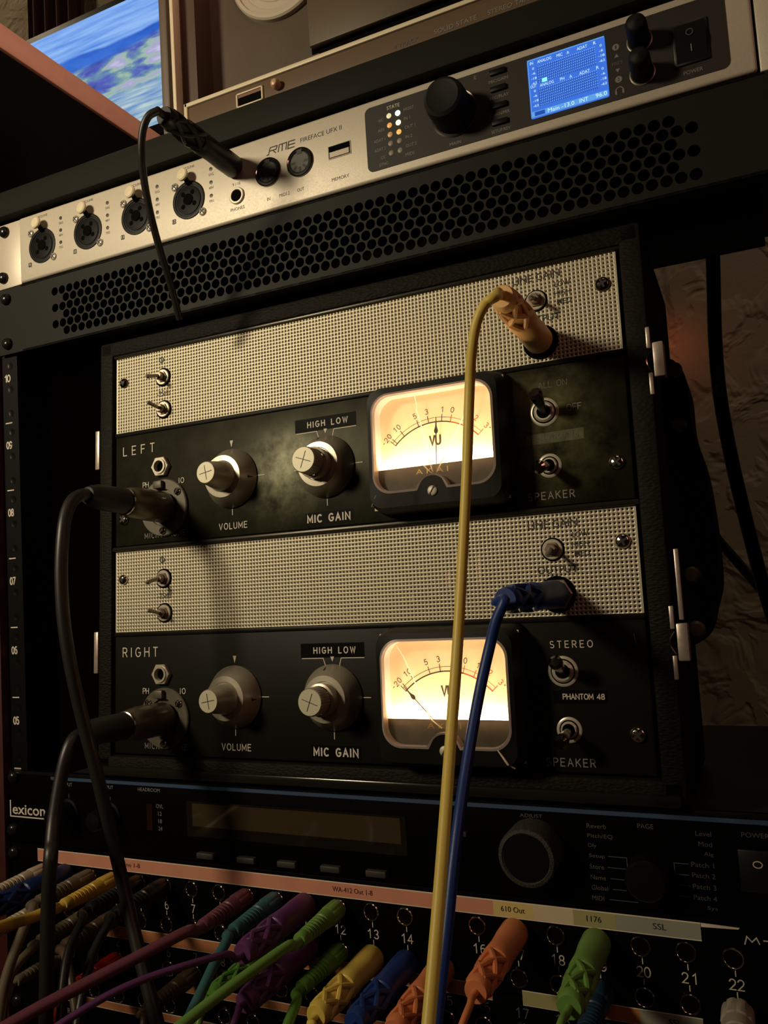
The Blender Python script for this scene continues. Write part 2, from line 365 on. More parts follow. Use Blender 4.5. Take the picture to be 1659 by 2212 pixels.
def _a(cx, cz, rx, rz, a0, a1, n=10): return [(cx + rx * math.cos(math.radians(a0 + (a1 - a0) * i / n)), cz + rz * math.sin(math.radians(a0 + (a1 - a0) * i / n))) for i in range(n + 1)]
GL = {  # single-line engraved alphabet: width, strokes on a unit-high cell
 'A': (.70, [[(0, 0), (.35, 1), (.7, 0)], [(.12, .36), (.58, .36)]]), 'C': (.64, [_a(.36, .5, .36, .5, 50, 310, 16)]), 'D': (.62, [[(.28, 1), (0, 1), (0, 0), (.28, 0)], _a(.28, .5, .34, .5, 90, -90)]),
 'E': (.54, [[(.54, 1), (0, 1), (0, 0), (.54, 0)], [(0, .52), (.46, .52)]]), 'F': (.52, [[(.52, 1), (0, 1), (0, 0)], [(0, .52), (.44, .52)]]), 'G': (.68, [_a(.36, .5, .36, .5, 50, 325, 16) + [(.68, .46), (.40, .46)]]),
 'H': (.64, [[(0, 0), (0, 1)], [(.64, 0), (.64, 1)], [(0, .52), (.64, .52)]]), 'I': (.04, [[(.02, 0), (.02, 1)]]), 'K': (.60, [[(0, 0), (0, 1)], [(.58, 1), (0, .40)], [(.20, .60), (.60, 0)]]), 'L': (.50, [[(0, 1), (0, 0), (.5, 0)]]),
 'M': (.76, [[(0, 0), (0, 1), (.38, .25), (.76, 1), (.76, 0)]]), 'N': (.66, [[(0, 0), (0, 1), (.66, 0), (.66, 1)]]), 'O': (.74, [_a(.37, .5, .37, .5, 0, 360, 22)]), 'P': (.56, [[(0, 0), (0, 1), (.32, 1)] + _a(.32, .74, .24, .26, 90, -90) + [(0, .48)]]),
 'R': (.60, [[(0, 0), (0, 1), (.32, 1)] + _a(.32, .74, .25, .26, 90, -90) + [(0, .48)], [(.30, .48), (.60, 0)]]), 'S': (.56, [_a(.28, .75, .26, .25, 40, 270, 10) + _a(.28, .25, .28, .25, 90, -140, 12)]), 'T': (.58, [[(0, 1), (.58, 1)], [(.29, 1), (.29, 0)]]),
 'U': (.62, [[(0, 1), (0, .31)] + _a(.31, .31, .31, .31, 180, 360) + [(.62, 1)]]), 'V': (.66, [[(0, 1), (.33, 0), (.66, 1)]]), 'W': (.9, [[(0, 1), (.22, 0), (.45, .9), (.68, 0), (.9, 1)]]),
 '0': (.58, [_a(.29, .5, .29, .5, 0, 360, 22)]), '1': (.30, [[(0, .76), (.26, 1), (.26, 0)]]), '2': (.56, [_a(.28, .72, .27, .28, 170, -25, 10) + [(.46, .48), (0, 0), (.56, 0)]]), '3': (.54, [_a(.26, .75, .24, .25, 150, -90, 10), _a(.26, .25, .28, .25, 90, -155, 10)]),
 '4': (.60, [[(.44, 0), (.44, 1), (0, .30), (.60, .30)]]), '5': (.56, [[(.50, 1), (.08, 1), (.04, .52)] + _a(.27, .32, .29, .32, 125, -150, 12)]), '6': (.56, [[(.46, .97)] + _a(.34, .5, .33, .5, 80, 180, 6) + _a(.29, .31, .27, .31, 180, -180, 18)]),
 '7': (.54, [[(0, 1), (.54, 1), (.16, 0)]]), '8': (.56, [_a(.28, .75, .24, .25, 0, 360, 16), _a(.28, .25, .28, .25, 0, 360, 16)]), '9': (.56, [[(.10, .03)] + _a(.22, .5, .33, .5, -100, 0, 6) + _a(.27, .69, .27, .31, 0, 360, 18)]), '-': (.36, [[(0, .48), (.36, .48)]]), '+': (.5, [[(0, .5), (.5, .5)], [(.25, .75), (.25, .25)]]), ' ': (.4, [])}
def TS(parent, text, cx, cz, w, h, y, m, sw=None, rot=0.0, name='lettering'):
    """engraved single-line lettering fitted to w by h"""
    sw = sw or h * 0.12; g = [GL[c] for c in text]; h2 = h - sw; w2 = w - sw; tot = sum(q[0] for q in g) * h2; k = 1.0
    if len(g) > 1 and tot > w2 * 0.86: k = w2 * 0.86 / tot
    if len(g) == 1 and tot > 0: k = min(1.0, w2 / tot)
    gap = (w2 - tot * k) / (len(g) - 1) if len(g) > 1 else 0; x = -w2 / 2 if len(g) > 1 else -tot * k / 2
    mb = MB(); c_, s_ = math.cos(rot), math.sin(rot)
    for wd_, sts in g:
        for st in sts:
            pts = [(x + a * h2 * k, b_ * h2 - h2 / 2) for a, b_ in st]
            mb.stroke([(cx + a * c_ - b_ * s_, cz + a * s_ + b_ * c_) for a, b_ in pts], sw, y)
        x += wd_ * h2 * k + gap
    return mb.build(name, m, parent)
RM = Euler(ROT).to_matrix()
def at(px, py, depth):
    """the point that was measured at this place in the photograph, at this distance in front of the lens"""
    return CAM + RM @ Vector(((px - W / 2) / FPX, -(py - H / 2) / FPX, -1)) * depth
def spline(pts, sub=8):
    P = [Vector(p) for p in pts]; P = [P[0] * 2 - P[1]] + P + [P[-1] * 2 - P[-2]]; out = []
    for i in range(1, len(P) - 2):
        p0, p1, p2, p3 = P[i - 1:i + 3]
        for k in range(sub):
            t = k / sub
            out.append(0.5 * ((2 * p1) + (p2 - p0) * t + (2 * p0 - 5 * p1 + 4 * p2 - p3) * t * t + (3 * p1 - p0 - 3 * p2 + p3) * t ** 3))
    out.append(P[-2]); return out

U = 44.45
# ---------------------------------------------------------------- room
struct('floor', MB().box(-1700, 1500, -2200, 750, -260, -200), mat('floor_boards', (0.07, 0.04, 0.022), 0.5, var=0.3, vscale=8))
struct('wall_back', MB().box(-1700, 1500, 750, 800, -200, 2300), M_STUCCO)
MW = mat('brown_wall_paint', (0.16, 0.11, 0.065), 0.8, bump=(30, 0.3, 0.002))
struct('wall_left', MB().box(-1750, -1700, -2200, 800, -200, 2300), MW)
struct('wall_right', MB().box(1500, 1550, -2200, 800, -200, 2300), MW)
struct('wall_front', MB().box(-1700, 1500, -2250, -2200, -200, 2300), MW)
struct('ceiling', MB().box(-1750, 1550, -2250, 800, 2300, 2350), mat('ceiling_paint', (0.22, 0.17, 0.11), 0.9))
# dark curtain panel on the back wall behind the monitor
cu = MB(); n = 46
fr = [(-1006 + i * 3, 728 + 8 * math.sin(i * 0.62)) for i in range(n)]
vs = [(x, y, z) for z in (-150, 2200) for x, y in fr] + [(x, y + 6, z) for z in (-150, 2200) for x, y in fr]
fs = [(i, i + 1, n + i + 1, n + i) for i in range(n - 1)] + [(2 * n + i, 3 * n + i, 3 * n + i + 1, 2 * n + i + 1) for i in range(n - 1)]
fs += [(0, n, 3 * n, 2 * n), (n - 1, 3 * n - 1, 4 * n - 1, 2 * n - 1)]
cu.add(vs, fs)
ct = thing('curtain', 'dark maroon curtain hanging behind the lit monitor', 'curtain', (-940, 735, -150))
cu.build('cloth', mat('maroon_cloth', (0.05, 0.014, 0.010), 0.9), ct)
MB().tube([(-1030, 735, 2206), (-850, 735, 2206)], 8).build('rod', M_NICKEL, ct)

# ---------------------------------------------------------------- rack
rk = thing('equipment_rack', 'black steel equipment rack with numbered rails and red wood sides', 'rack', (0, 100, -200))
MB().rbox(-262, -244.6, -4, 330, -200, 535, 1).build('side_panel', M_REDWOOD, rk)
MB().rbox(247, 264, -4, 330, -200, 535, 1).build('side_panel', M_REDWOOD, rk)
tb = MB().rbox(-262, 264, -7, 330, 535.3, 552.3, 1.2).build('top_board', M_BOARD, rk, 'dark painted top board with a rounded front edge')
MB().rbox(-262, 264, -4, 330, -200, -180, 1).build('bottom_board', M_REDWOOD, rk)
for sx in (-1, 1):
    xa, xb = (-244.2, -229.6) if sx < 0 else (231, 246.5)
    r_ = MB().box(xa, xb, 1.6, 4.0, -180, 535)
    r_.box(*((xa, xa + 2) if sx < 0 else (xb - 2, xb)), 4, 40, -180, 535)
    rail = r_.build('rail', mat('rail_steel', (0.003, 0.0028, 0.0024), 0.5, spec=0.12), rk)
    if sx < 0:
        hole = MB().lathe((0, 0, 0), [(2.6, 0), (2.6, 0.12), (1.9, 0.12), (1.7, 0.05)], seg=12).mesh('rail_hole')
        for n in range(5, 11):
            for dz in (-6.35, -22.2, -38.1):
                inst('rail_hole', hole, mat('hole_steel', (0.012, 0.011, 0.010), 0.3, 0.6), rail, (-236.0, 1.6, n * U + dz))
            TS(rail, '%02d' % n, -238.4, n * U - 14.6, 5.4, 5.2, 1.45, M_INKW, 0.85, name='rail_number')
            MB().stroke([(-241.0, (n - 1) * U), (-235.4, (n - 1) * U)], 0.75, 1.45).build('rail_mark', M_INKW, rail)

def rack_screw_mesh(r=3.9, h=3.4):
    m = MB().lathe((0, 0, 0), [(r, 0), (r, 0.5), (r * 0.93, h * 0.5), (r * 0.72, h * 0.82), (r * 0.4, h), (0.05, h + 0.1)], seg=18, cap1=False)
    for a in (0.4, 0.4 + math.pi / 2):
        c, s_ = math.cos(a) * r * 0.45, math.sin(a) * r * 0.45
        m.stroke([(-c, -s_), (c, s_)], 0.8, -h - 0.12)
    return m.mesh('rack_screw')
RSCREW = rack_screw_mesh()

# small crosshead / slotted screw, drawn as a dome with real recessed-looking bars on it
def screw_parts(parent, x, y, z, r, m, h=1.1, slot='cross', rot=0.5, name='screw'):
    o = MB().lathe((x, y, z), [(r, 0), (r, 0.25 * h), (r * 0.9, 0.6 * h), (r * 0.6, 0.92 * h), (0.05, h)], seg=16, cap1=False).build(name, m, parent)
    k = MB(); L_ = r * 0.55; yy = y - h - 0.05
    for a in ((rot,) if slot == 'slot' else (rot, rot + math.pi / 2)):
        c, s_ = math.cos(a) * (L_ if slot == 'cross' else r * 0.9), math.sin(a) * (L_ if slot == 'cross' else r * 0.9)
        k.stroke([(x - c, z - s_), (x + c, z + s_)], r * 0.3, yy)
    return o, k

# ---------------------------------------------------------------- audio interface (top unit)
Y0 = -3.0
ai = thing('audio_interface', 'silver rack audio interface with blue display above the perforated panel', 'audio interface', (0, 0, 489))
MB().box(-216, 216, 0.5, 215, 490.5, 532).build('chassis', mat('chassis_steel', (0.03, 0.028, 0.024), 0.5, 0.5), ai)
MB().rbox(-219.6, 218.4, Y0, 1.0, 489.4, 533.0, 1.6, 3).build('front_panel', M_SILVER, ai)
for s, xa, xb in ((-1, -241.3, -219.9), (1, 219.4, 241.3)):
    MB().rbox(xa, xb, -1.4, 1.2, 489.2, 533.2, 0.8).build('rack_ear', M_SILVER, ai)
for x, z in ((-234.0, 527.5), (-236.0, 496.6), (236.0, 526.5), (236.0, 496.6)):
    inst('rack_screw', RSCREW, M_SCREW, ai, (x, -1.4, z))
YP = Y0 - 0.06
for i, X in enumerate((-199.0, -160.1, -121.3, -82.1)):
    c = MB().lathe((X, Y0, 509.8), [(11.3, 0), (11.3, 0.5), (10.6, 0.7), (9.6, 0.6), (9.4, 0.1), (0.1, 0.08)], seg=36, cap1=False)
    cj = c.build('combo_socket', M_BLACKPL, ai)
    # inner insert with jack hole and contact slots
    p = MB().lathe((X, Y0 - 0.1, 509.8), [(8.6, 0), (8.6, 0.4), (8.2, 0.5), (3.6, 0.5), (3.4, 0.05)], seg=28, cap1=True)
    p.build('socket_insert', mat('socket_insert', (0.0026, 0.0026, 0.0022), 0.5, spec=0.1), cj)
    q = MB().prism(circ(X - 0.2, 510.3, 3.3, 16), Y0 - 0.72, Y0 - 0.6)
    for a in (-0.6, 0.9, 2.3, 3.9): q.prism(circ(X + 5.2 * math.cos(a), 509.8 + 5.2 * math.sin(a), 1.5, 8), Y0 - 0.72, Y0 - 0.6)
    q.build('contact_hole', M_GAP, cj)
    # release lever: neck and nickel thumb pad
    MB().tube([(X + 0.3, Y0, 519.5), (X + 0.2, Y0 - 1.6, 521.0), (X - 0.1, Y0 - 3.0, 522.4)], [1.6, 1.5, 1.4], 8).build('lever_neck', M_BLACKPL, cj)
    MB().lathe((X - 0.4, Y0 - 3.6, 523.4), [(3.6, 0), (3.9, 0.5), (3.9, 1.3), (3.2, 1.9), (0.1, 2.1)], (-0.12, -1, 0.12), 20, cap1=False).build('release_lever', mat('lever_nickel', (0.80, 0.72, 0.50), 0.4, 0.1, bump=(700, 0.5, 0.0004)), cj, 'shiny nickel release lever')
    for dx, dz in ((-9.6, 10.2), (9.6, -9.4)):
        o, k = screw_parts(cj, X + dx, Y0, 509.8 + dz, 2.5, M_BRIGHT, rot=0.7); k.build('screw_recess', M_INKB, cj)
    T(cj, 'MIC/LINE', X + 0.5, 529.4, 9.0, 1.5, YP, M_INKB)
    for j, (dz, tx) in enumerate(((14.3, 'SIG'), (6.4, '48V'), (-1.5, 'TRS'))):
        MB().lathe((X + 16.5 - 0.25 * j, Y0, 509.8 + dz), [(1.15, 0), (1.15, 0.15), (0.1, 0.2)], seg=12, cap1=False).build('indicator', mat('led_off_dark', (0.035, 0.028, 0.02), 0.3), cj)
        T(cj, tx, X + 16.5 - 0.25 * j, 509.8 + dz - 3.2, 3.4, 1.5, YP, M_INKB)
    MB().prism(rrect(X - 12.6, X - 9.8, 498.0, 500.9, 0.5, 3), YP, Y0).build('number_box', M_INKB, cj)
    T(cj, str(9 + i), X - 11.2, 499.45, 1.3 if i == 0 else 1.9, 1.8, YP - 0.08, M_SILVER)
# headphone jacks
for z in (519.8, 503.6):
    j = MB().lathe((-48.6, Y0, z), [(4.9, 0), (4.9, 0.7), (4.5, 1.0), (3.6, 1.0), (3.3, 0.6), (3.2, 0.1), (0.05, 0.1)], seg=28, cap1=False).build('headphone_jack', M_BRIGHT, ai)
    MB().prism(circ(-48.6, z, 3.25, 20), Y0 - 0.55, Y0 - 0.45).build('jack_hole', M_GAP, j)
T(ai, '9 / 10', -48.6, 510.6, 5.2, 1.7, YP, M_INKB); T(ai, 'PHONES', -48.6, 496.2, 9.4, 1.9, YP, M_INKB)
# MIDI sockets
for X, nm in ((-27.3, 'IN'), (-6.7, 'OUT')):
    c = MB().lathe((X, Y0, 511.6), [(8.2, 0), (8.2, 0.6), (7.7, 0.8), (7.3, 0.3), (0.05, 0.25)], seg=32, cap1=False)
    cj = c.build('midi_socket', M_CHROME, ai)
    MB().lathe((X, Y0 - 0.2, 511.6), [(7.3, 0), (7.3, 0.35), (6.4, 0.5), (6.2, 0.2), (0.05, 0.2)], seg=32, cap1=False).build('socket_ring', M_BLACKPL, cj)
    MB().lathe((X, Y0 - 0.35, 511.6), [(5.6, 0), (5.6, 0.25), (0.05, 0.3)], seg=24, cap1=False).build('socket_insert', mat('midi_insert', (0.045, 0.045, 0.035), 0.5), cj)
    for a in (180, 225, 270, 315, 360):
        a = math.radians(a); MB().stroke([(X + 3.2 * math.cos(a), 511.6 + 3.2 * math.sin(a)), (X + 4.9 * math.cos(a), 511.6 + 4.9 * math.sin(a))], 1.3, Y0 - 0.72).build('pin_hole', M_INKB, cj)
    MB().prism(rrect(X - 1.6, X + 1.6, 516.0, 518.6, 0.3, 2), Y0 - 0.75, Y0 - 0.3).build('key_slot', M_INKB, cj)
    T(ai, nm, X - 0.6, 496.4, 2.0 if nm == 'IN' else 4.4, 1.9, YP, M_INKB)
T(ai, 'MIDI 2', -17.6, 496.4, 6.6, 1.9, YP, M_INKB); T(ai, 'MEMORY', 17.2, 496.4, 10.4, 1.9, YP, M_INKB)
# USB port
up = MB().prism(rrect(10.9, 24.2, 508.0, 515.0, 0.5, 2), Y0 - 0.25, Y0).build('usb_port', M_INKB, ai)
MB().box(11.4, 23.7, Y0 - 0.5, Y0 - 0.2, 511.6, 514.6).build('port_shadow', M_GAP, up)
MB().box(11.8, 23.3, Y0 - 0.6, Y0 - 0.2, 508.5, 511.4).build('contact_tongue', mat('port_metal', (0.34, 0.30, 0.24), 0.4, 0.5), up)
MB().stroke([(10.9, 508.0), (24.2, 508.0), (24.2, 515.0), (10.9, 515.0), (10.9, 508.0)], 0.35, Y0 - 0.3).build('port_rim', M_NICKEL, up)
# maker's mark and model name
lg = MB(); z0, z1 = 521.4, 525.8
def strokes(*ps):
    for p in ps: lg.stroke(p, 0.62, YP)
strokes([(-27.6, z0), (-26.4, z0), (-25.6, z0 + 2.6), (-25.0, z1 - 0.6), (-20.6, z1 - 0.6)], [(-25.2, z0 + 1.9), (-21.4, z0 + 1.9), (-20.6, z1 - 0.6)], [(-23.6, z0 + 1.9), (-21.8, z0)],
        [(-20.2, z0), (-19.2, z1 - 0.6), (-14.4, z1 - 0.6), (-15.2, z0)], [(-17.2, z1 - 0.8), (-17.7, z0)],
        [(-9.2, z1 - 0.6), (-13.2, z1 - 0.6), (-14.0, z0), (-9.8, z0)], [(-13.5, z0 + 1.9), (-9.5, z0 + 1.9)])
lg.build('maker_logo', M_INKB, ai)
T(ai, 'FIREFACE UFX II', 6.9, 523.7, 25.4, 2.5, YP, M_INKB)
# dark control field
fld = MB().prism(rrect(33.6, 208.3, 494.2, 528.9, 3.2, 5), Y0 - 0.3, Y0).build('control_field', mat('anthracite_print', (0.024, 0.021, 0.0175), 0.55, spec=0.3), ai)
YF = Y0 - 0.36
T(fld, 'STATE', 50.0, 525.6, 7.2, 1.9, YF, M_INKW)
rows = (521.3, 516.2, 511.2, 506.4, 501.3)
LEDM = {0: (mat('led_pale', (0.5, 0.45, 0.3), 0.4, emit=(1.0, 0.85, 0.5), estr=0.55), emis('led_white', (0.75, 1.0, 0.92), 9.0)),
        1: (mat('led_orange_dim', (0.5, 0.25, 0.08), 0.4, emit=(1.0, 0.45, 0.10), estr=0.55), emis('led_orange', (1.0, 0.55, 0.12), 9.0)),
        2: (mat('led_brown', (0.45, 0.27, 0.15), 0.4, emit=(1.0, 0.42, 0.12), estr=0.18), mat('led_orange_mid', (0.5, 0.3, 0.1), 0.4, emit=(1.0, 0.5, 0.12), estr=0.75))}
OFFL = mat('led_off_grey', (0.26, 0.23, 0.19), 0.5)
for i, z in enumerate(rows):
    for k, x in enumerate((47.3, 52.3)):
        m_ = LEDM[i][k] if i in LEDM else OFFL
        MB().lathe((x, Y0 - 0.3, z), [(1.4, 0), (1.4, 0.1), (1.0, 0.3), (0.05, 0.36)], seg=16, cap1=False).build('indicator_lamp', m_, ai)
for tx, z, x, w in (('WC', 520.2, 42.6, 3.0), ('AES', 515.0, 42.4, 3.6), ('ADAT 1', 509.8, 41.2, 6.4), ('ADAT 2', 504.9, 41.2, 6.4), ('CC', 500.2, 42.8, 2.6), ('SYNC', 496.6, 42.8, 5.0)):
    T(fld, tx, x, z, w, 1.6, YF, M_INKG)
for tx, z, x, w in (('HOST', 522.0, 58.6, 5.6), ('IN 1', 517.2, 57.2, 3.4), ('OUT 1', 512.4, 58.6, 5.8), ('IN 2', 507.3, 57.6, 3.8), ('OUT 2', 502.6, 58.6, 5.8), ('MIDI', 498.0, 57.4, 4.6)):
    T(fld, tx, x, z, w, 1.6, YF, M_INKG)
kb = MB().lathe((82.6, Y0 - 0.3, 511.6), [(11.6, 0), (11.6, 0.8), (10.9, 1.0), (10.6, 1.0), (10.4, 14.5), (9.7, 16.8), (8.2, 17.8), (6.4, 17.4), (0.05, 17.2)], seg=40, cap1=False).build('main_knob', mat('soft_black_knob', (0.0045, 0.0045, 0.004), 0.6, spec=0.2), ai)
MB().lathe((82.6, Y0 - 0.3, 511.6), [(12.0, 0), (12.0, 0.6), (11.3, 0.9)], seg=40, cap1=False).build('knob_ring', M_CHROME, kb)
T(fld, 'MAIN', 82.0, 496.5, 6.0, 1.6, YF, M_INKG); T(fld, 'E', 94.6, 526.6, 1.2, 1.7, YF, M_INKG)
for x, z, tx in ((106.1, 525.6, 'MIC/GAIN'), (105.9, 517.2, 'REC/PLAY'), (105.7, 508.6, 'CHAN/MIX'), (105.5, 500.2, 'SETUP/REV')):
    b_ = MB().rbox(x - 4.0, x + 4.0, Y0 - 1.6, Y0 - 0.2, z - 1.3, z + 1.3, 0.35).build('push_button', M_BLACKPL, ai)
    T(fld, tx, x, z - 3.9, 9.6, 1.6, YF, M_INKG)
# display
ds = MB().prism(rrect(120.6, 157.2, 496.8, 526.2, 0.8, 2), Y0 - 0.55, Y0 - 0.25).build('display', emis('display_blue', (0.05, 0.17, 0.72), 1.0), ai, 'glowing blue level meter display')
YD = Y0 - 0.62
ML = emis('display_light', (0.36, 0.66, 0.95), 1.0); MD = emis('display_text', (0.62, 0.9, 1.0), 1.1); MK = emis('display_dark', (0.02, 0.08, 0.42), 1.0)
d_ = MB()
d_.prism(rrect(121.2, 156.6, 497.4, 500.2, 0.2, 1), YD + 0.03, YD + 0.06)
d_.stroke([(120.9, 525.9), (156.9, 525.9)], 0.5, YD + 0.03); d_.stroke([(121.0, 497.2), (121.0, 526.0)], 0.35, YD + 0.03)
d_.build('status_bar', emis('display_band', (0.12, 0.36, 0.80), 1.0), ds)
for z0, z1 in ((513.6, 521.6), (502.2, 510.4)):
    g1 = MB(); g2 = MB()
    for i in range(30):
        x = 125.4 + i * 0.92
        g1.stroke([(x, z0), (x, z1)], 0.42, YD + 0.02)
        for k in range(7): g2.stroke([(x + 0.30, z0 + 0.4 + k * (z1 - z0) / 6.4), (x + 0.52, z0 + 0.4 + k * (z1 - z0) / 6.4)], 0.26, YD)
    o = g1.build('meter_bars', MK, ds); o['kind'] = 'stuff'
    o = g2.build('meter_ticks', ML, ds); o['kind'] = 'stuff'
MB().prism([(127.2, 513.3), (129.6, 513.3), (129.6, 515.2), (127.2, 515.2)], YD - 0.03, YD).build('level_bar', emis('display_green', (0.25, 0.95, 0.85), 1.2), ds)
MB().prism([(122.5, 497.8), (127.4, 497.8), (127.4, 499.8), (122.5, 499.8)], YD - 0.03, YD).build('level_icon', MK, ds)
for tx, x, z, w in (('IN', 122.8, 524.2, 1.6), ('ANALOG', 129.0, 524.0, 6.8), ('MIC', 136.3, 523.9, 2.8), ('A', 140.2, 523.8, 1.2), ('ADAT', 146.8, 524.0, 4.8), ('R', 152.6, 524.2, 1.2),
                    ('OUT', 122.9, 512.6, 2.8), ('ANALOG', 129.3, 512.1, 6.6), ('PH', 136.6, 512.0, 2.0), ('A', 140.6, 511.9, 1.2), ('ADAT', 147.0, 511.9, 4.8), ('R', 153.0, 512.1, 1.2),
                    ('Main -13.0', 135.0, 498.8, 12.4), ('INT', 145.6, 498.8, 4.0), ('96.0', 153.6, 498.9, 5.0)):
    T(ds, tx, x, z, w, 1.9 if z < 500 else 1.5, YD - 0.02, MD)
for z0 in (521.4, 510.2):
    for k, tx in enumerate(('0', '-6', '-18', '-62')):
        T(ds, tx, 123.4, z0 - k * 2.45, 0.9 * len(tx), 1.15, YD - 0.02, MD); T(ds, tx, 155.2, z0 + 0.7 - k * 2.45, 0.9 * len(tx), 1.15, YD - 0.02, MD)
# preset column, small encoders, power switch
for z, tx in ((519.1, '1'), (503.6, '2')):
    d1 = MB().prism(circ(161.7, z, 1.55, 16), YF, YF + 0.05).build('number_disc', M_INKG, ai); T(d1, tx, 161.7, z, 0.6 if tx == '1' else 0.9, 1.6, YF - 0.05, M_INKB)
MB().prism([(160.7, 514.2), (162.7, 514.2), (161.7, 515.9)], YF, YF + 0.05).build('up_arrow', M_INKG, fld)
MB().prism([(160.7, 508.7), (162.7, 508.7), (161.7, 507.0)], YF, YF + 0.05).build('down_arrow', M_INKG, fld)
T(fld, 'PRES', 161.7, 511.4, 4.6, 1.6, YF, M_INKD)
hp = MB().stroke([(161.7 + 1.6 * math.cos(a), 498.4 + 1.6 * math.sin(a)) for a in [math.pi * i / 8 for i in range(9)]], 0.4, YF)
hp.stroke([(160.1, 498.4), (160.1, 496.9)], 0.8, YF); hp.stroke([(163.3, 498.4), (163.3, 496.9)], 0.8, YF); hp.build('headphone_symbol', M_INKG, fld)
for z in (518.4, 503.0):
    k_ = MB().lathe((172.2, Y0 - 0.3, z), [(5.4, 0), (5.4, 0.6), (4.8, 0.8), (4.7, 12.5), (4.2, 14.2), (3.0, 15.2), (0.05, 15.6)], seg=28, cap1=False).build('encoder_knob', MATS['soft_black_knob'], ai)
    MB().lathe((172.2, Y0 - 0.3, z), [(5.7, 0), (5.7, 0.4), (5.2, 0.7)], seg=28, cap1=False).build('knob_ring', M_NICKEL, k_)
sw = MB().rbox(185.9, 200.8, Y0 - 1.2, Y0 - 0.2, 500.5, 519.9, 0.5).build('power_switch', mat('switch_frame', (0.006, 0.006, 0.006), 0.4), ai)
MB().add([(187.0, Y0 - 1.3, 501.6), (199.7, Y0 - 1.3, 501.6), (199.7, Y0 - 2.6, 510.2), (187.0, Y0 - 2.6, 510.2), (199.7, Y0 - 1.5, 518.8), (187.0, Y0 - 1.5, 518.8), (187.0, Y0 - 0.9, 501.6), (199.7, Y0 - 0.9, 501.6), (199.7, Y0 - 0.9, 518.8), (187.0, Y0 - 0.9, 518.8)],
         [(0, 1, 2, 3), (3, 2, 4, 5), (0, 6, 7, 1), (5, 4, 8, 9), (0, 3, 5, 9, 6), (1, 7, 8, 4, 2)]).build('rocker', M_BLACKPL, sw)
MB().stroke([(193.2 + 1.4 * math.cos(2 * math.pi * i / 14), 514.0 + 1.4 * math.sin(2 * math.pi * i / 14)) for i in range(15)], 0.3, Y0 - 2.75).build('switch_mark', M_INKD, sw)
MB().stroke([(193.4, 505.2), (193.4, 508.2)], 0.4, Y0 - 2.75).build('switch_mark', M_INKG, sw)
T(fld, 'POWER', 193.2, 497.2, 8.0, 1.8, YF, M_INKG)

# ---------------------------------------------------------------- perforated vent panel (one rack unit)
vp = thing('vent_panel', 'black one-unit ventilation panel with staggered round holes', 'vent panel', (0, 0, 444.5))
pitch, rowz = 6.2, 5.36
def perforated(holes, x0, x1, z0, z1, r, y0, y1, seg=14):
    """a plate with real through holes: filled 2D curve"""
    cu = bpy.data.curves.new('plate', 'CURVE'); cu.dimensions = '2D'; cu.fill_mode = 'BOTH'; cu.extrude = (y1 - y0) / 2 * MS
    def sp(pts):
        s = cu.splines.new('POLY'); s.points.add(len(pts) - 1); s.use_cyclic_u = True
        for p, (x, z) in zip(s.points, pts): p.co = (x * MS, z * MS, 0, 1)
    sp([(x0, z0), (x1, z0), (x1, z1), (x0, z1)])
    for x, z in holes: sp(circ(x, z, r, seg))
    o = bpy.data.objects.new('plate', cu); COL.objects.link(o)
    dg = bpy.context.evaluated_depsgraph_get(); me = bpy.data.meshes.new_from_object(o.evaluated_get(dg))
    bpy.data.objects.remove(o); bpy.data.curves.remove(cu)
    R_ = Matrix.Rotation(math.pi / 2, 4, 'X'); me.transform(R_); me.transform(Matrix.Translation((0, (y0 + y1) / 2 * MS, 0)))
    me.polygons.foreach_set('use_smooth', [False] * len(me.polygons))
    return me
vh = []
for k in range(6):
    z = 478.3 - 444.5 - k * rowz
    if k % 2 == 0: vh += [(-191.0 + i * pitch, z) for i in range(61)]
    else: vh += [(-181.7 + i * pitch, z) for i in range(61)]
pm = perforated(vh, -241.3, 241.3, 0.3, 44.1, 2.72, -1.6, 0.0)
inst('perforated_plate', pm, M_VENT, vp, (0, 0, 444.5))
fl = MB().box(-220.4, 221.0, -1.6, 8, 444.7, 445.9); fl.box(-220.4, 221.0, -1.6, 8, 487.6, 488.7); fl.build('folded_flange', M_VENT, vp)
MB().box(-218, 218, 86, 90, 445, 488.5).build('back_shade', M_GAP, vp)
for x, z in ((-233.8, 481.7), (-233.4, 451.6), (236, 481.7), (236, 451.6)): inst('rack_screw', RSCREW, M_SCREW, vp, (x, -1.6, z))

# ---------------------------------------------------------------- portable case with the two preamp modules
LEAN = math.atan(0.055); CS, SN = math.cos(LEAN), math.sin(LEAN)
CB = (0, -2.0, 178.5)
def C2W(u, h, w): return Vector((u, CB[1] - CS * h + SN * w, CB[2] + CS * w + SN * h))
NRM = Vector((0, -CS, SN))
pc = thing('preamp_case', 'black textured portable case leaning back, holding two meter panels', 'case', CB, -LEAN, local=True)
sh = MB()
sh.rbox(-165.2, -155.0, -3.0, 112, 0.4, 263.0, 1.5); sh.rbox(153.6, 163.6, -3.0, 112, 0.4, 263.0, 1.5)
sh.rbox(-164.8, 163.2, -3.0, 112, 0.2, 11.0, 1.5); sh.rbox(-164.8, 163.2, -3.0, 112, 253.6, 263.2, 1.5)
sh.box(-156, 155, 105, 111, 6, 258)
sh.build('shell', M_TOLEX, pc)
lip = MB().rbox(-163, 161.5, -6.5, -2.6, 0.3, 5.4, 1.2); lip.build('front_lip', mat('glossy_moulding', (0.012, 0.011, 0.009), 0.16), pc)
MB().rbox(-155.4, 153.8, -2.2, 3, 130.9, 133.6, 0.8).build('divider_bar', mat('divider_steel', (0.03, 0.026, 0.018), 0.3, 0.5), pc)
MB().rbox(-155.4, 153.8, -1.8, 3, 251.9, 254.4, 0.8).build('top_trim', MATS['divider_steel'], pc)
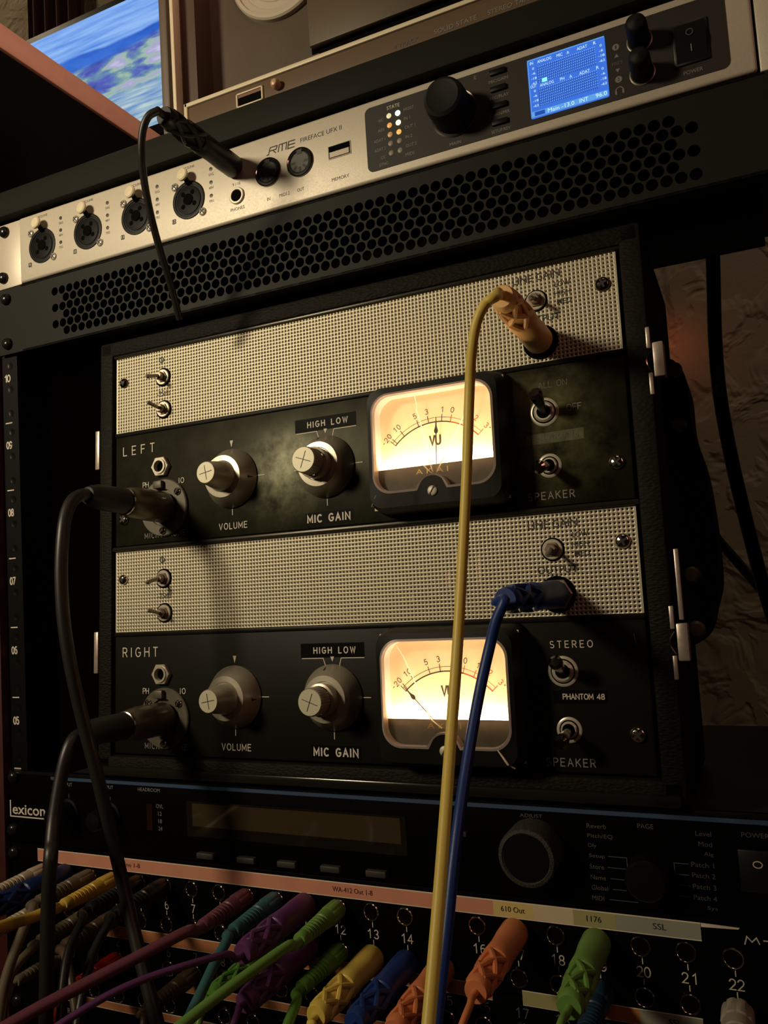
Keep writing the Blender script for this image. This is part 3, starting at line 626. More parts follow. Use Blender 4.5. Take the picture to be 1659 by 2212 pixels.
# latches on the right edge, hinge leaves on the left edge
for i, (wt, rod) in enumerate(((211.4, False), (85.2, True))):
    la = MB().rbox(164.8, 169.6, -4.4, 3.0, wt - 23.8, wt - 7.6, 0.7)
    lt = la.build('latch', mat('brushed_latch', (0.55, 0.46, 0.40), 0.35, 0.6, var=0.15, vscale=300), pc)
    for a, b_ in ((0.0, -10.0), (-21.4, -31.6)):
        MB().rbox(162.4, 164.2, -4.0, -1.0, wt + b_, wt + a, 0.35).build('keeper_plate', MATS['brushed_latch'], lt)
    MB().tube([(164.0 - 2.2 * math.sin(math.pi * t / 10), -3.4, wt - 11.2 - 9.6 * t / 10) for t in range(11)], 0.4, 6).build('wire_bail', M_CHROME, lt)
    if rod: MB().rbox(166.2, 168.2, -2.0, 2.0, 79.0, 110.0, 0.4).build('latch_rod', MATS['brushed_latch'], pc)
for wa, wb in ((183.0, 207.6), (58.6, 83.3)):
    MB().rbox(-168.6, -165.3, -3.2, 3.0, wa, wb, 0.5).build('hinge_leaf', MATS['brushed_latch'], pc)
# leather carrying handle on the right side
hz = lambda z: (z - CB[2])
path = [(165.5, 60, 388), (171.5, 60, 384), (175.5, 60, 374), (176.0, 60, 352), (180.5, 60, 330), (182.6, 60, 300), (182.4, 60, 275), (179.0, 60, 262), (176.0, 60, 252), (171, 60, 246), (165.5, 60, 244)]
hp_ = [(p.x, p.z) for p in spline([(x, 0, hz(z)) for x, y, z in path], 4)]
hd = MB().prism(hp_ + [(164.0, hz(244)), (164.0, hz(388))], 40, 82).build('carrying_handle', mat('black_leather', (0.004, 0.0035, 0.0035), 0.6, spec=0.25), pc)
for z in (380, 352, 278, 252):
    MB().lathe((170.0, 40.2, hz(z)), [(4.2, 0), (4.2, 0.8), (3.0, 2.0), (0.05, 2.4)], seg=14, cap1=False).build('rivet', M_NICKEL, hd)

# perforated aluminium front, shared by both modules
def perf_grille(x0, x1, z0, z1, p, r, th, seg=8):
    nx = int((x1 - x0) / p); nz = int((z1 - z0) / p)
    ox = (x1 - x0 - nx * p) / 2 + x0; oz = (z1 - z0 - nz * p) / 2 + z0
    ang = [math.pi / 4 * k for k in range(8)]
    sq = [(0.5, 0), (0.5, 0.5), (0, 0.5), (-0.5, 0.5), (-0.5, 0), (-0.5, -0.5), (0, -0.5), (0.5, -0.5)]
    loc = np.array([(a * p, 0, b_ * p) for a, b_ in sq] + [(r * math.cos(a), 0, r * math.sin(a)) for a in ang] + [(r * 0.94 * math.cos(a), th, r * 0.94 * math.sin(a)) for a in ang])
    F = []
    for k in range(8):
        j = (k + 1) % 8; F.append((k, j, 8 + j, 8 + k)); F.append((8 + k, 8 + j, 16 + j, 16 + k))
    F = np.array(F)
    cx, cz = np.meshgrid(ox + p * (np.arange(nx) + 0.5), oz + p * (np.arange(nz) + 0.5)); cen = np.stack([cx.ravel(), np.zeros(nx * nz), cz.ravel()], 1)
    V = (cen[:, None, :] + loc[None]).reshape(-1, 3); FF = (F[None] + 24 * np.arange(nx * nz)[:, None, None]).reshape(-1, 4)
    b0 = len(V); bx0, bx1, bz0, bz1 = ox, ox + nx * p, oz, oz + nz * p
    EX = [(x0, x1, z0, bz0), (x0, x1, bz1, z1), (x0, bx0, bz0, bz1), (bx1, x1, bz0, bz1)]
    ev = []; ef = []
    for a, b_, c, d in EX:
        o = b0 + len(ev); ev += [(a, 0, c), (b_, 0, c), (b_, 0, d), (a, 0, d)]; ef.append((o, o + 1, o + 2, o + 3))
    for a, c, b_, d in ((x0, z0, x1, z0), (x1, z0, x1, z1), (x1, z1, x0, z1), (x0, z1, x0, z0)):
        o = b0 + len(ev); ev += [(a, 0, c), (b_, 0, d), (b_, th, d), (a, th, c)]; ef.append((o, o + 1, o + 2, o + 3))
    V = np.vstack([V, ev]) * MS; FF = np.vstack([FF, ef])
    me = bpy.data.meshes.new('grille'); nV, nF = len(V), len(FF)
    me.vertices.add(nV); me.vertices.foreach_set('co', V.ravel()); me.loops.add(nF * 4); me.loops.foreach_set('vertex_index', FF.ravel().astype(np.int32))
    me.polygons.add(nF); me.polygons.foreach_set('loop_start', np.arange(0, nF * 4, 4, dtype=np.int32)); me.polygons.foreach_set('loop_total', np.full(nF, 4, dtype=np.int32))
    me.update(calc_edges=True); me.validate()
    return me
GRILLE = perf_grille(-153.9, 151.7, 82.6, 130.6, 2.0, 0.53, 1.4)

def radial_loop(kind, N=144, grow=0.0):
    """meter outlines sampled by angle about the meter's middle"""
    cx, cz = 61.2, 50.0
    def inside(x, z, x0, x1, z0, z1, r):
        if not (x0 <= x <= x1 and z0 <= z <= z1): return False
        qx = min(max(x, x0 + r), x1 - r); qz = min(max(z, z0 + r), z1 - r)
        return (x - qx) ** 2 + (z - qz) ** 2 <= r * r + 1e-9
    B = {'base': (24.3, 98.6, 14.4, 80.6, 6), 'front': (25.9, 96.6, 15.4, 78.6, 7.5), 'face': (27.4, 95.2, 16.8, 77.2, 6.5), 'win': (29.4, 93.2, 23.6, 74.4, 9.5), 'win2': (30.4, 92.2, 24.6, 73.4, 9)}[kind]
    out = []
    for i in range(N):
        a = 2 * math.pi * i / N; dx, dz = math.cos(a), math.sin(a); lo, hi = 0.0, 90.0
        for _ in range(34):
            t = (lo + hi) / 2; x, z = cx + dx * t, cz + dz * t; ok = inside(x, z, *B)
            if kind.startswith('win') and (x - 60.8) ** 2 + (z - 23.0) ** 2 < (7.4 if kind == 'win' else 8.2) ** 2: ok = False
            if ok: lo = t
            else: hi = t
        out.append((cx + dx * lo, cz + dz * lo))
    return out
LOOPS = {k: radial_loop(k) for k in ('base', 'front', 'face', 'win', 'win2')}
def loft(seq):
    m = MB(); N = len(seq[0][0]); vs = []; fs = []
    for lp, h in seq: vs += [(x, -h, z) for x, z in lp]
    for k in range(len(seq) - 1):
        for i in range(N): j = (i + 1) % N; fs.append((k * N + i, k * N + j, (k + 1) * N + j, (k + 1) * N + i))
    return m.add(vs, fs)

M_DIAL = mat('dial_card', (0.80, 0.66, 0.44), 0.75, var=0.06, vscale=60)
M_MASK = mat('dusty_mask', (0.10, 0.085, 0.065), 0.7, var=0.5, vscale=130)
M_BEZEL = mat('bezel_bakelite', (0.0058, 0.0055, 0.0034), 0.45, spec=0.14)
M_RIM = mat('lens_rim', (0.34, 0.275, 0.245), 0.3)
M_NUT = mat('black_nut', (0.010, 0.009, 0.008), 0.3, 0.4)
PX_, PZ_ = 60.5, 28.4          # needle pivot
def pol(deg, r): a = math.radians(deg); return (PX_ + r * math.sin(a), PZ_ + r * math.cos(a))

def mini_toggle(P, u, w, tip, hole=5.8):
    t = MB().prism(circ(u, w, hole, 20), -0.62, 0.2).build('toggle_switch', M_GAP, P)
    MB().lathe((u, -0.4, w), [(4.8, 0), (4.8, 0.9), (4.5, 1.2), (3.0, 1.2)], seg=24, cap1=False).build('washer', M_BRIGHT, t)
    MB().lathe((u, 0, w), [(3.5, 1.2), (3.5, 2.6), (2.6, 2.6), (2.6, 5.0), (2.1, 5.4), (1.3, 5.4)], seg=6, cap1=True).build('bushing', mat('nickel_bush', (0.36, 0.30, 0.23), 0.28, 0.7), t)
    a = Vector((u, -4.6, w)); b_ = Vector((tip[0], -14.0, tip[1]))
    MB().tube([a, a.lerp(b_, 0.7), a.lerp(b_, 0.9), b_], [1.0, 1.15, 1.35, 0.7], 10).build('lever', M_NICKEL, t)
    return t
def bat_toggle(P, u, w, tip, dark, R=7.0):
    t = MB().lathe((u, 0, w), [(R, 0), (R, 0.8), (R - 0.5, 1.1), (R - 1.4, 1.1), (R - 1.5, 0.7), (R - 1.9, 0.7), (R - 2.0, 1.6), (R - 2.9, 2.4), (3.4, 2.4), (3.2, 1.2), (0.05, 1.1)], seg=32, cap1=False).build('toggle_switch', M_BRIGHT, P)
    MB().lathe((u, 0, w), [(R - 1.35, 1.14), (R - 1.95, 1.14)], seg=32, cap1=False).build('groove_ring', M_GAP, t); MB().prism(circ(u, w, 3.3, 20), -1.5, -1.2).build('pivot_hole', M_GAP, t)
    MB().prism(circ(u, w, R + 0.8, 24), -0.12, 0.1).build('washer', M_GAP, t)
    a = Vector((u, -1.3, w)); b_ = Vector((tip[0], -19.0, tip[1]))
    MB().tube([a, a.lerp(b_, 0.35), a.lerp(b_, 0.7), a.lerp(b_, 0.93), b_], [1.9, 2.1, 2.9, 3.2, 1.9], 14).build('lever', M_SCREW if dark else mat('bright_bat', (0.22, 0.19, 0.16), 0.15, 1.0), t)
    return t

def knob_knurled(P, u, w, mic, ptr):
    R = 17.0
    prof = [(R - 0.3, 0.6), (R, 1.0), (R, 1.8), (12.2, 9.8), (11.9, 10.4), (9.0, 10.6), (8.6, 10.2)]
    k = MB().lathe((u, 0, w), prof, seg=64, cap1=True).build('gain_knob' if mic else 'volume_knob', M_KNOB, P)
    if mic:
        c = MB().lathe((u, 0, w), [(8.3, 10), (8.3, 15.5), (7.2, 15.8), (7.2, 16.3)], seg=48, cap1=False).build('knob_collar', M_KNOB, k)
        kn = MB(); N = 64; prof = [(6.7, 16.0), (7.0, 16.4), (7.0, 24.4), (6.6, 25.0)]; vs = []; fs = []
        for r, h in prof:
            for i in range(N): a = 2 * math.pi * i / N; rr = r - (0.22 if i % 2 else 0); vs.append((u + rr * math.cos(a), -h, w + rr * math.sin(a)))
        for q in range(len(prof) - 1):
            for i in range(N): j = (i + 1) % N; fs.append((q * N + i, q * N + j, (q + 1) * N + j, (q + 1) * N + i))
        kn.add(vs, fs); kn.build('knurled_grip', M_KNOB, k); rc = 6.55
        MB().prism(circ(u - 1.0, w - 13.4, 1.0, 10), -3.6, -3.0).build('set_screw', M_GAP, k)
    else:
        MB().lathe((u, 0, w), [(8.8, 10.2), (8.2, 12), (6.2, 24.4), (5.9, 25.0)], seg=48, cap1=False).build('tapered_grip', M_KNOB, k); rc = 5.9
    MB().lathe((u, 0, w), [(rc, 24.9), (rc - 0.15, 25.1), (0.02, 25.1)], seg=40, cap1=False).build('knob_cap', M_KNOBTOP, k)
    a = 0.18 if not mic else -0.35
    cr = MB()
    for b_ in (a, a + math.pi / 2): c_, s_ = math.cos(b_) * rc * 0.68, math.sin(b_) * rc * 0.68; cr.stroke([(u - c_, w - s_), (u + c_, w + s_)], 0.35, -25.2)
    cr.build('cap_cross', M_INKB, k)
    ca, sa = math.cos(math.radians(ptr)), math.sin(math.radians(ptr)); m = MB()
    tri = [(R - 0.6, 0), (R - 2.6, -0.8), (R - 2.6, 0.8)]
    def cone_h(r): return 1.8 + (R - r) / (R - 12.2) * 8.0 + 0.12
    m.add([(u + r * ca - t_ * sa, -cone_h(r), w + r * sa + t_ * ca) for r, t_ in tri], [(0, 1, 2)]); m.build('pointer', M_INKB, k)
    return k

def module(which):
    L_ = which == 'LEFT'; dz = 121.8 if L_ else 0.0
    base = C2W(0, 0, dz)
    P = thing('preamp_module', ('upper preamp panel lettered LEFT with a lit meter, yellow plug in its output' if L_ else 'lower preamp panel lettered RIGHT with a lit meter, blue plug in its output'), 'preamp', tuple(base), -LEAN, local=True, group='preamp panels in the case')
    def part(mb, n, m, p=None, label=None): return mb.build(n, m, p or P, label)
    inst('grille', GRILLE, M_ALU, P, (0, -0.4, 0), 'perforated aluminium grille')
    part(MB().box(-153.5, 151.4, 9, 10, 83, 130.4), 'grille_backing', M_GAP)
    part(MB().rbox(-154.2, 152.0, -0.6, 1.6, 12.2, 80.4, 0.8), 'faceplate', M_SHEEN if L_ else M_ENAMEL, label='worn dark enamel faceplate with a painted greenish highlight' if L_ else None)
    part(MB().rbox(-154.2, 152.0, -1.4, 2.0, 79.9, 82.4, 0.6), 'faceplate_ridge', M_BEZEL)
    # emissive stubs imitating light glinting off inner parts, seen through the holes
    glint = emis('inner_glint_glow', (1.0, 0.42, 0.25), 0.55)
    for u, w, hh in (((-2, 95, 10), (20, 108, 7)) if L_ else ((38, 92, 5), (58, 98, 9), (74, 100, 14))):
        part(MB().tube([(u, 6.0, w), (u, 6.0, w + hh)], 1.0, 6), 'inner_glint', glint)
    yp = -0.68; yg = -0.55
    # screws
    for u, w, r in ((-147.6, 114.0, 3.1), (144.8, 115.2, 3.6)):
        o, k = screw_parts(P, u, -0.4, w, r, M_CHROME if (not L_) else mat('dark_chrome', (0.16, 0.12, 0.09), 0.15, 1.0), h=2.2, rot=0.4); k.build('screw_recess', M_INKB, o)
    for u, w in ((-147.2, 28.6), (145.0, 29.6)):
        o, k = screw_parts(P, u, -0.6, w, 3.6, M_CHROME, h=2.0, rot=0.75); k.build('screw_recess', M_INKB, o)
    # left toggles
    mini_toggle(P, -117.2, 113.0, (-118.6, 110.2)); mini_toggle(P, -116.7, 92.9, (-117.6, 94.6))
    MB().stroke([(-118.4 + 1.7 * math.cos(2 * math.pi * i / 16), 124.0 + 1.5 * math.sin(2 * math.pi * i / 16)) for i in range(17)], 0.6, yg).stroke([(-118.4, 121.8), (-118.4, 126.2)], 0.6, yg).build('lettering', M_INKB, P); T(P, '-25db', -117.0, 103.0, 10.0, 3.6, yg, M_INKB, bold=5)
    # right: line gain switch and output jack
    mini_toggle(P, 112.8, 113.6, (113.4, 110.2), 5.6)
    T(P, 'LINE GAIN', 113.4, 125.6, 23.4, 3.6, yg, M_INKB, bold=7); T(P, 'LOW', 126.0, 119.9, 7.4, 2.6, yg, M_INKB, bold=7)
    T(P, 'HIGH', 125.7, 115.4, 7.6, 2.6, yg, M_INKB, bold=7); T(P, 'MED', 126.3, 111.0, 7.0, 2.6, yg, M_INKB, bold=7); T(P, 'OUTPUT', 114.4, 104.2, 19.0, 3.6, yg, M_INKB, bold=7)
    oj = part(MB().prism(circ(113.6, 92.6, 8.6, 28), -0.9, -0.3), 'output_jack', M_GAP)
    part(MB().lathe((113.6, -0.6, 92.6), [(7.6, 0), (7.6, 2.4), (7.0, 2.8), (4.4, 2.8), (4.2, 0.4), (0.05, 0.3)], seg=6, cap1=False), 'jack_nut', M_NUT if L_ else M_NICKEL, oj)
    # lettering left
    TS(P, which, -136.0 if L_ else -134.9, 70.6, 24.6 if L_ else 26.6, 5.8, yp, M_INKW, 0.62)
    j = part(MB().lathe((-118.2, -0.6, 57.8), [(6.4, 0), (6.4, 2.2), (6.0, 2.6), (4.5, 2.6)], seg=6, cap1=False), 'phones_jack', M_BRIGHT)
    part(MB().lathe((-118.2, -0.6, 57.8), [(4.8, 2.4), (4.6, 3.4), (3.5, 3.4), (3.2, 0.4), (0.05, 0.3)], seg=24, cap1=False), 'jack_bushing', M_BRIGHT, j)
    part(MB().prism(circ(-118.2, 57.8, 3.2, 18), -1.1, -1.0), 'jack_hole', M_GAP, j)
    TS(P, 'PH', -130.6, 48.2, 4.6, 3.4, yp, M_INKW); TS(P, 'IO', -103.8, 48.2, 4.0, 3.4, yp, M_INKW)
    TS(P, 'MICROPHONE', -116.2, 17.2, 30.4, 3.4, yp, M_INKG)
    pl = part(MB().lathe((-116.2, -0.6, 33.0), [(17.2, 0), (17.2, 1.2), (16.6, 1.7), (11.0, 1.7), (10.8, 0.6), (0.05, 0.5)], seg=48, cap1=False), 'xlr_socket', M_FLANGE, label='round nickel microphone socket flange')
    for a in (38, 142, 270):
        a = math.radians(a); o, k = screw_parts(pl, -116.2 + 13.9 * math.cos(a), -2.2, 33.0 + 13.9 * math.sin(a), 2.3, M_CHROME, h=1.8, slot='slot', rot=1.0)
        k.build('screw_slot', M_INKB, pl)
    part(MB().rbox(-121.6, -115.2, -5.2, -2.0, 44.2, 49.0, 0.8), 'latch_tab', M_FLANGE, pl)
    # volume
    knob_knurled(P, -67.8, 45.2, False, -4)
    part(MB().prism([(-69.0, 67.4), (-66.8, 67.4), (-67.9, 63.4)], yp, yp + 0.06), 'dial_mark', M_INKW)
    for a in ([(-67.9, 27.6), (-67.9, 24.4)], [(-51.6, 45.2), (-46.0, 45.2)]): part(MB().stroke(a, 0.42, yp), 'dial_mark', M_INKW)
    TS(P, 'VOLUME', -67.6, 18.2, 19.4, 3.8, yp, M_INKW)
    # mic gain
    knob_knurled(P, -6.5, 45.1, True, 98)
    part(MB().prism([(-25.3, 73.0), (12.5, 73.0), (12.5, 65.6), (-25.3, 65.6)], yp + 0.02, yp + 0.1), 'label_tape', M_TAPEBLK)
    TS(P, 'HIGH', -12.0, 69.3, 11.2, 3.6, yp - 0.06, M_INKW, 0.58); TS(P, 'LOW', 2.4, 69.3, 10.2, 3.6, yp - 0.06, M_INKW, 0.58)
    for a in ([(-24.6, 65.2), (-11.8, 65.2), (-10.6, 61.6)], [(12.2, 65.2), (-1.2, 65.2), (-2.2, 61.2)], [(-6.5, 27.4), (-6.5, 24.0)], [(10.6, 45.1), (15.2, 45.1)], [(-26.6, 45.1), (-23.0, 45.1)]):
        part(MB().stroke(a, 0.42, yp), 'dial_mark', M_INKW)
    part(MB().prism([(-7.5, 66.0), (-5.3, 66.0), (-6.4, 63.4)], yp - 0.05, yp), 'dial_mark', M_INKW)
    part(MB().prism([(-20.2, 20.8), (8.6, 20.8), (8.6, 14.2), (-20.2, 14.2)], yp + 0.02, yp + 0.1), 'label_tape', M_TAPEBLK)
    TS(P, 'MIC GAIN', -6.0, 17.4, 26.4, 4.6, yp - 0.06, M_INKW, 0.85)
    # ---- meter
    vu = part(loft([(LOOPS['base'], 0.0), (LOOPS['front'], 14.5), (LOOPS['face'], 17.6), (LOOPS['face'], 18.0), (LOOPS['win'], 18.4), (LOOPS['win2'], 16.4)]), 'vu_meter', M_BEZEL, label='backlit needle meter in a dark moulded housing')
    part(loft([(LOOPS['win'], 18.5), (LOOPS['win2'], 18.9), ([(61.2 + (x - 61.2) * 0.985, 50 + (z - 50) * 0.985) for x, z in LOOPS['win2']], 16.8)]), 'lens_rim', M_RIM, vu)
    part(loft([(LOOPS['win2'], 16.4), (LOOPS['win2'], 8.6)]), 'inner_wall', mat('meter_inner_wall', (0.36, 0.29, 0.25), 0.6), vu)
    part(MB().box(25.5, 96.4, -9.2, -8.6, 17, 77), 'dial_card', M_DIAL, vu, 'cream printed meter dial')
    for xx in (28.6, 93.4): part(MB().box(xx, xx + 0.6, -15.0, -9.2, 20, 76), 'side_reflector', mat('reflector_white', (0.75, 0.7, 0.6), 0.8), vu)
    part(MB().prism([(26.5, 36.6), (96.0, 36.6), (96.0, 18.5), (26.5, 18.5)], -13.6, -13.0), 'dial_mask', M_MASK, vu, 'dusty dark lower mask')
    yd = -9.3
    def arc(r, a0, a1, n=26): return [pol(a0 + (a1 - a0) * i / n, r) for i in range(n + 1)]
    part(MB().stroke(arc(30.2, -46.5, 15), 0.62, yd), 'scale_arc', M_INKB, vu); part(MB().stroke(arc(30.2, 15, 46.5), 0.62, yd), 'scale_arc', M_INKRED, vu)
    part(MB().stroke(arc(32.4, -46.5, 15), 0.24, yd), 'scale_line', M_INKB, vu); part(MB().stroke(arc(32.4, 15, 46.5), 0.24, yd), 'scale_line', M_INKRED, vu)
    for a in (-46.5, -44, -34, -17, -6.7, 6.5, 15.2, 25.5, 36, 46.5):
        part(MB().stroke([pol(a, 30.2), pol(a, 33.8)], 0.36, yd), 'scale_tick', M_INKRED if a > 14 else M_INKB, vu)
    for tx, a, w_ in (('-20', -47.5, 5.2), ('10', -35, 3.2), ('5', -17.4, 1.8), ('3', -7, 1.8), ('1', 6.4, 0.7), ('0', 15, 2.0), ('1', 25.4, 0.7), ('2', 36, 1.8), ('3', 46.5, 1.8)):
        x, z = pol(a, 36.2); TS(vu, tx, x, z, w_ * 1.12 + 0.3, 2.9, yd, M_INKRED if a > 30 else M_INKBR, 0.34, rot=-math.radians(a))
    x, z = pol(50, 36.6); T(vu, '+', x, z, 1.2, 1.2, yd, M_INKBR)
    TS(vu, 'VU', 60.0, 49.4, 6.4, 5.4, yd, M_INKBR, 0.95)
    T(vu, 'A K A I', 59.2, 33.6, 17.0, 2.6, -13.68, M_INKGOLD)
    # needle with teardrop
    a = 2.4 if L_ else -43.5
    nd = MB(); dn, pn = Vector((math.sin(math.radians(a)), math.cos(math.radians(a)))), Vector((math.cos(math.radians(a)), -math.sin(math.radians(a))))
    def np_(r, t): q = Vector((PX_, PZ_)) + dn * r + pn * t; return (q.x, q.y)
    nd.prism([np_(0, -0.2), np_(0, 0.2), np_(23.6, 0.2), np_(24.4, 0.9), np_(25.3, 1.05), np_(27.4, 0.4), np_(32.0, 0.12), np_(32.0, -0.12), np_(27.4, -0.4), np_(25.3, -1.05), np_(24.4, -0.9), np_(23.6, -0.2)], -11.6, -11.4)
    nd.build('needle', M_INKB, vu)
    o, k = screw_parts(vu, 60.8, -18.5, 22.9, 2.5, M_KNOBTOP, h=0.7, slot='slot', rot=1.0, name='zero_screw'); k.build('zero_slot', M_INKB, vu)
    # lens and its cracks
    g = MB(); lp = LOOPS['win2']; N = len(lp); g.add([(61.2, -16.0, 50.0)] + [(x, -15.8, z) for x, z in lp], [(0, 1 + i, 1 + (i + 1) % N) for i in range(N)])
    part(g, 'lens', M_GLASS, vu)
    mc = crack_mat()
    if L_:
        for pts_ in ([(52.4, 71.5), (53.2, 67.0), (53.0, 64.2), (54.6, 59.0), (56.0, 52.0), (57.6, 44.0), (59.4, 35.2), (60.2, 32.6)], [(82.8, 72.0), (80.6, 64.0), (74.0, 52.0), (68.0, 42.0), (62.4, 32.8)], [(55.4, 36.4), (58.6, 32.9)]):
            part(MB().tube([(x, -14.9, z) for x, z in pts_], 0.3, 5), 'lens_crack', mc, vu)
        part(MB().tube([(30.6, -18.2, 23.6), (27.6, -17.2, 18.2)], 0.3, 5), 'bezel_chip', M_RIM, vu)
    else:
        part(MB().tube([(x, -14.9, z) for x, z in [(36.5, 72.0), (40.4, 66.0), (45.0, 56.0), (49.0, 46.0), (53.0, 37.0), (58.6, 32.6)]], 0.3, 5), 'lens_crack', mc, vu)
        part(MB().tube([(86.0, -18.4, 24.4), (88.4, -18.4, 21.2), (90.4, -17.8, 18.0), (93.0, -15.6, 15.9)], [0.25, 0.5, 0.6, 0.3], 6), 'bezel_chip', mat('bare_chip', (0.75, 0.6, 0.48), 0.45), vu)
    # meter lamp: festoon bulb behind the mask
    part(MB().tube([(36, -11.0, 30), (86, -11.0, 30)], 1.1, 8), 'festoon_bulb', mat('bulb_glass', (0.8, 0.75, 0.65), 0.3), vu)
    l = bpy.data.lights.new('meter_lamp', 'AREA'); l.shape = 'RECTANGLE'; l.size = 0.060; l.size_y = 0.0028; l.energy = 0.088; l.color = (1.0, 0.74, 0.47)
    lo = bpy.data.objects.new('meter_lamp', l); COL.objects.link(lo); lo.parent = P
    lo.location = Vector((61, -11.2, 33.4)) * MS; lo.rotation_euler = (math.radians(180 - 12), 0, 0)
    # ---- right-hand switches
    if L_:
        bat_toggle(P, 113.2, 57.8, (113.6, 63.0), True)
        TS(P, 'ALL ON', 118.0, 71.0, 14.0, 3.2, yp, M_INKD); TS(P, 'OFF', 127.4, 58.4, 7.2, 3.4, yp, M_INKG)
        part(MB().prism([(103.8, 47.4), (131.2, 48.1), (131.0, 42.6), (103.7, 42.4)], yp + 0.02, yp + 0.1), 'label_tape', mat('clear_tape', (0.10, 0.11, 0.055), 0.2, var=0.5, vscale=300))
        TS(P, 'PHANTOM 48', 118.6, 45.4, 20.0, 2.6, yp - 0.06, M_INKD, 0.36)
        bat_toggle(P, 114.0, 31.6, (112.8, 28.2), False, 5.8)
        TS(P, 'SPEAKER', 113.8, 17.4, 22.4, 3.8, yp, M_INKG)
    else:
        TS(P, 'STEREO', 118.4, 69.6, 19.8, 3.4, yp, M_INKW)
        bat_toggle(P, 113.9, 57.4, (114.8, 62.8), False)
        part(MB().prism([(108.8, 48.8), (133.0, 48.8), (133.0, 43.0), (108.8, 43.0)], yp + 0.02, yp + 0.1), 'label_tape', M_TAPEBLK)
        TS(P, 'PHANTOM 48', 122.4, 46.0, 19.0, 2.7, yp - 0.06, M_INKW, 0.42)
        bat_toggle(P, 115.0, 31.2, (114.8, 28.0), False, 5.8)
        TS(P, 'SPEAKER', 114.6, 16.8, 22.4, 3.8, yp, M_INKG)
        part(MB().stroke([(146.6, 73.6), (147.0, 69.2)], 0.25, yp), 'paint_scratch', M_INKD)
    return P
module('LEFT'); module('RIGHT')

# ---------------------------------------------------------------- effects processor
fx = thing('effects_processor', 'black rack effects unit with a dark amber display window', 'effects unit', (0, 0, 133.6))
MB().rbox(-241.3, 241.3, -2.0, 1.0, 133.7, 177.5, 0.5).build('front_panel', mat('fx_panel', (0.0012, 0.0012, 0.0011), 0.45, spec=0.06), fx)
MB().box(-216, 216, 1.5, 222, 134.5, 170.5).build('chassis', MATS['chassis_steel'], fx)
MB().rbox(-241.0, 241.0, -3.0, -1.8, 175.3, 177.5, 0.5).build('top_bead', mat('fx_bead', (0.008, 0.008, 0.008), 0.12), fx)
MB().prism([(-206, 173.0), (236, 173.0), (236, 175.0), (-206, 175.0)], -2.08, -2.0).build('blue_stripe', mat('blue_print', (0.035, 0.07, 0.14), 0.5), fx)
for x, z in ((-237.2, 173.4), (-238.6, 141.2), (236, 173.4), (236, 141.2)): inst('rack_screw', RSCREW, M_NICKEL if x < 0 else M_SCREW, fx, (x, -2.0, z))
yL = -2.1
lg = MB(); lg.stroke([(-241.2, 149.3), (-241.2, 158.7)], 1.0, yL); lg.stroke([(-241.4, 149.2), (-211.5, 149.2)], 0.8, yL); lg.build('maker_logo', M_INKW, fx)
T(fx, 'exicon', -225.4, 153.6, 28.0, 6.0, yL, M_INKW, bold=14)
for tx, x, w in (('INPUT', -192.4, 8.0), ('OUTPUT', -161.6, 11.0), ('HEADROOM', -129.5, 16.0)): T(fx, tx, x, 170.9, w, 2.0, yL, M_INKG)
for x in (-191.6, -158.8):
    k = MB().lathe((x, -2, 155.0), [(7.6, 0), (7.6, 1.0), (6.2, 1.4), (5.8, 13.0), (5.0, 14.6), (0.05, 15.0)], seg=28, cap1=False).build('level_knob', M_BLACKPL, fx)
    MB().stroke([(x + 0.2, 162.9), (x + 0.2, 165.2)], 0.4, yL).build('dial_mark', M_INKD, fx)
lb = MB().prism([(-131.4, 148.4), (-127.4, 148.4), (-127.4, 163.0), (-131.4, 163.0)], -2.3, -2.0).build('level_window', mat('dark_red_window', (0.018, 0.006, 0.005), 0.2), fx)
for tx, z, w in (('OVL', 162.1, 5.2), ('12', 158.0, 2.6), ('18', 153.8, 2.6), ('24', 149.7, 2.8)): T(fx, tx, -122.0, z, w, 2.2, yL, M_INKG)
dp = MB().prism(rrect(-103, 31, 147.2, 166.2, 0.6, 2), -2.2, -2.0).build('display_window', mat('smoked_window', (0.010, 0.008, 0.005), 0.12), fx, 'smoked amber display window')
MB().prism(rrect(-99, 28, 152.8, 165.2, 0.4, 2), -2.28, -2.2).build('display_glass', mat('amber_glass', (0.045, 0.032, 0.016), 0.07), dp)
for x in (-89.6, -63.0, -37.6, -11.6, 14.2):
    b_ = MB().rbox(x - 5.6, x + 5.6, -5.2, -1.8, 136.4, 139.6, 0.6).build('soft_key', mat('soft_key', (0.03, 0.027, 0.022), 0.55), fx)
MB().rbox(55.6, 63.0, -4.4, -1.8, 159.2, 161.6, 0.5).build('soft_key', MATS['soft_key'], fx)
T(fx, 'ADJUST', 94.4, 170.4, 10.6, 2.1, yL, M_INKD)
ak = MB().lathe((95.0, -2, 156.6), [(13.0, 0), (13.0, 14.0), (12.4, 15.4), (11.0, 15.8), (10.6, 15.2), (0.05, 15.0)], seg=44, cap1=False).build('adjust_knob', mat('dusty_knob', (0.030, 0.026, 0.020), 0.6, bump=(1800, 0.8, 0.0006), var=0.6, vscale=700), fx)
MB().lathe((95.0, -2, 156.6), [(10.4, 15.2), (10.2, 15.5), (0.05, 15.5)], seg=36, cap1=False).build('knob_face', M_BLACKPL, ak)
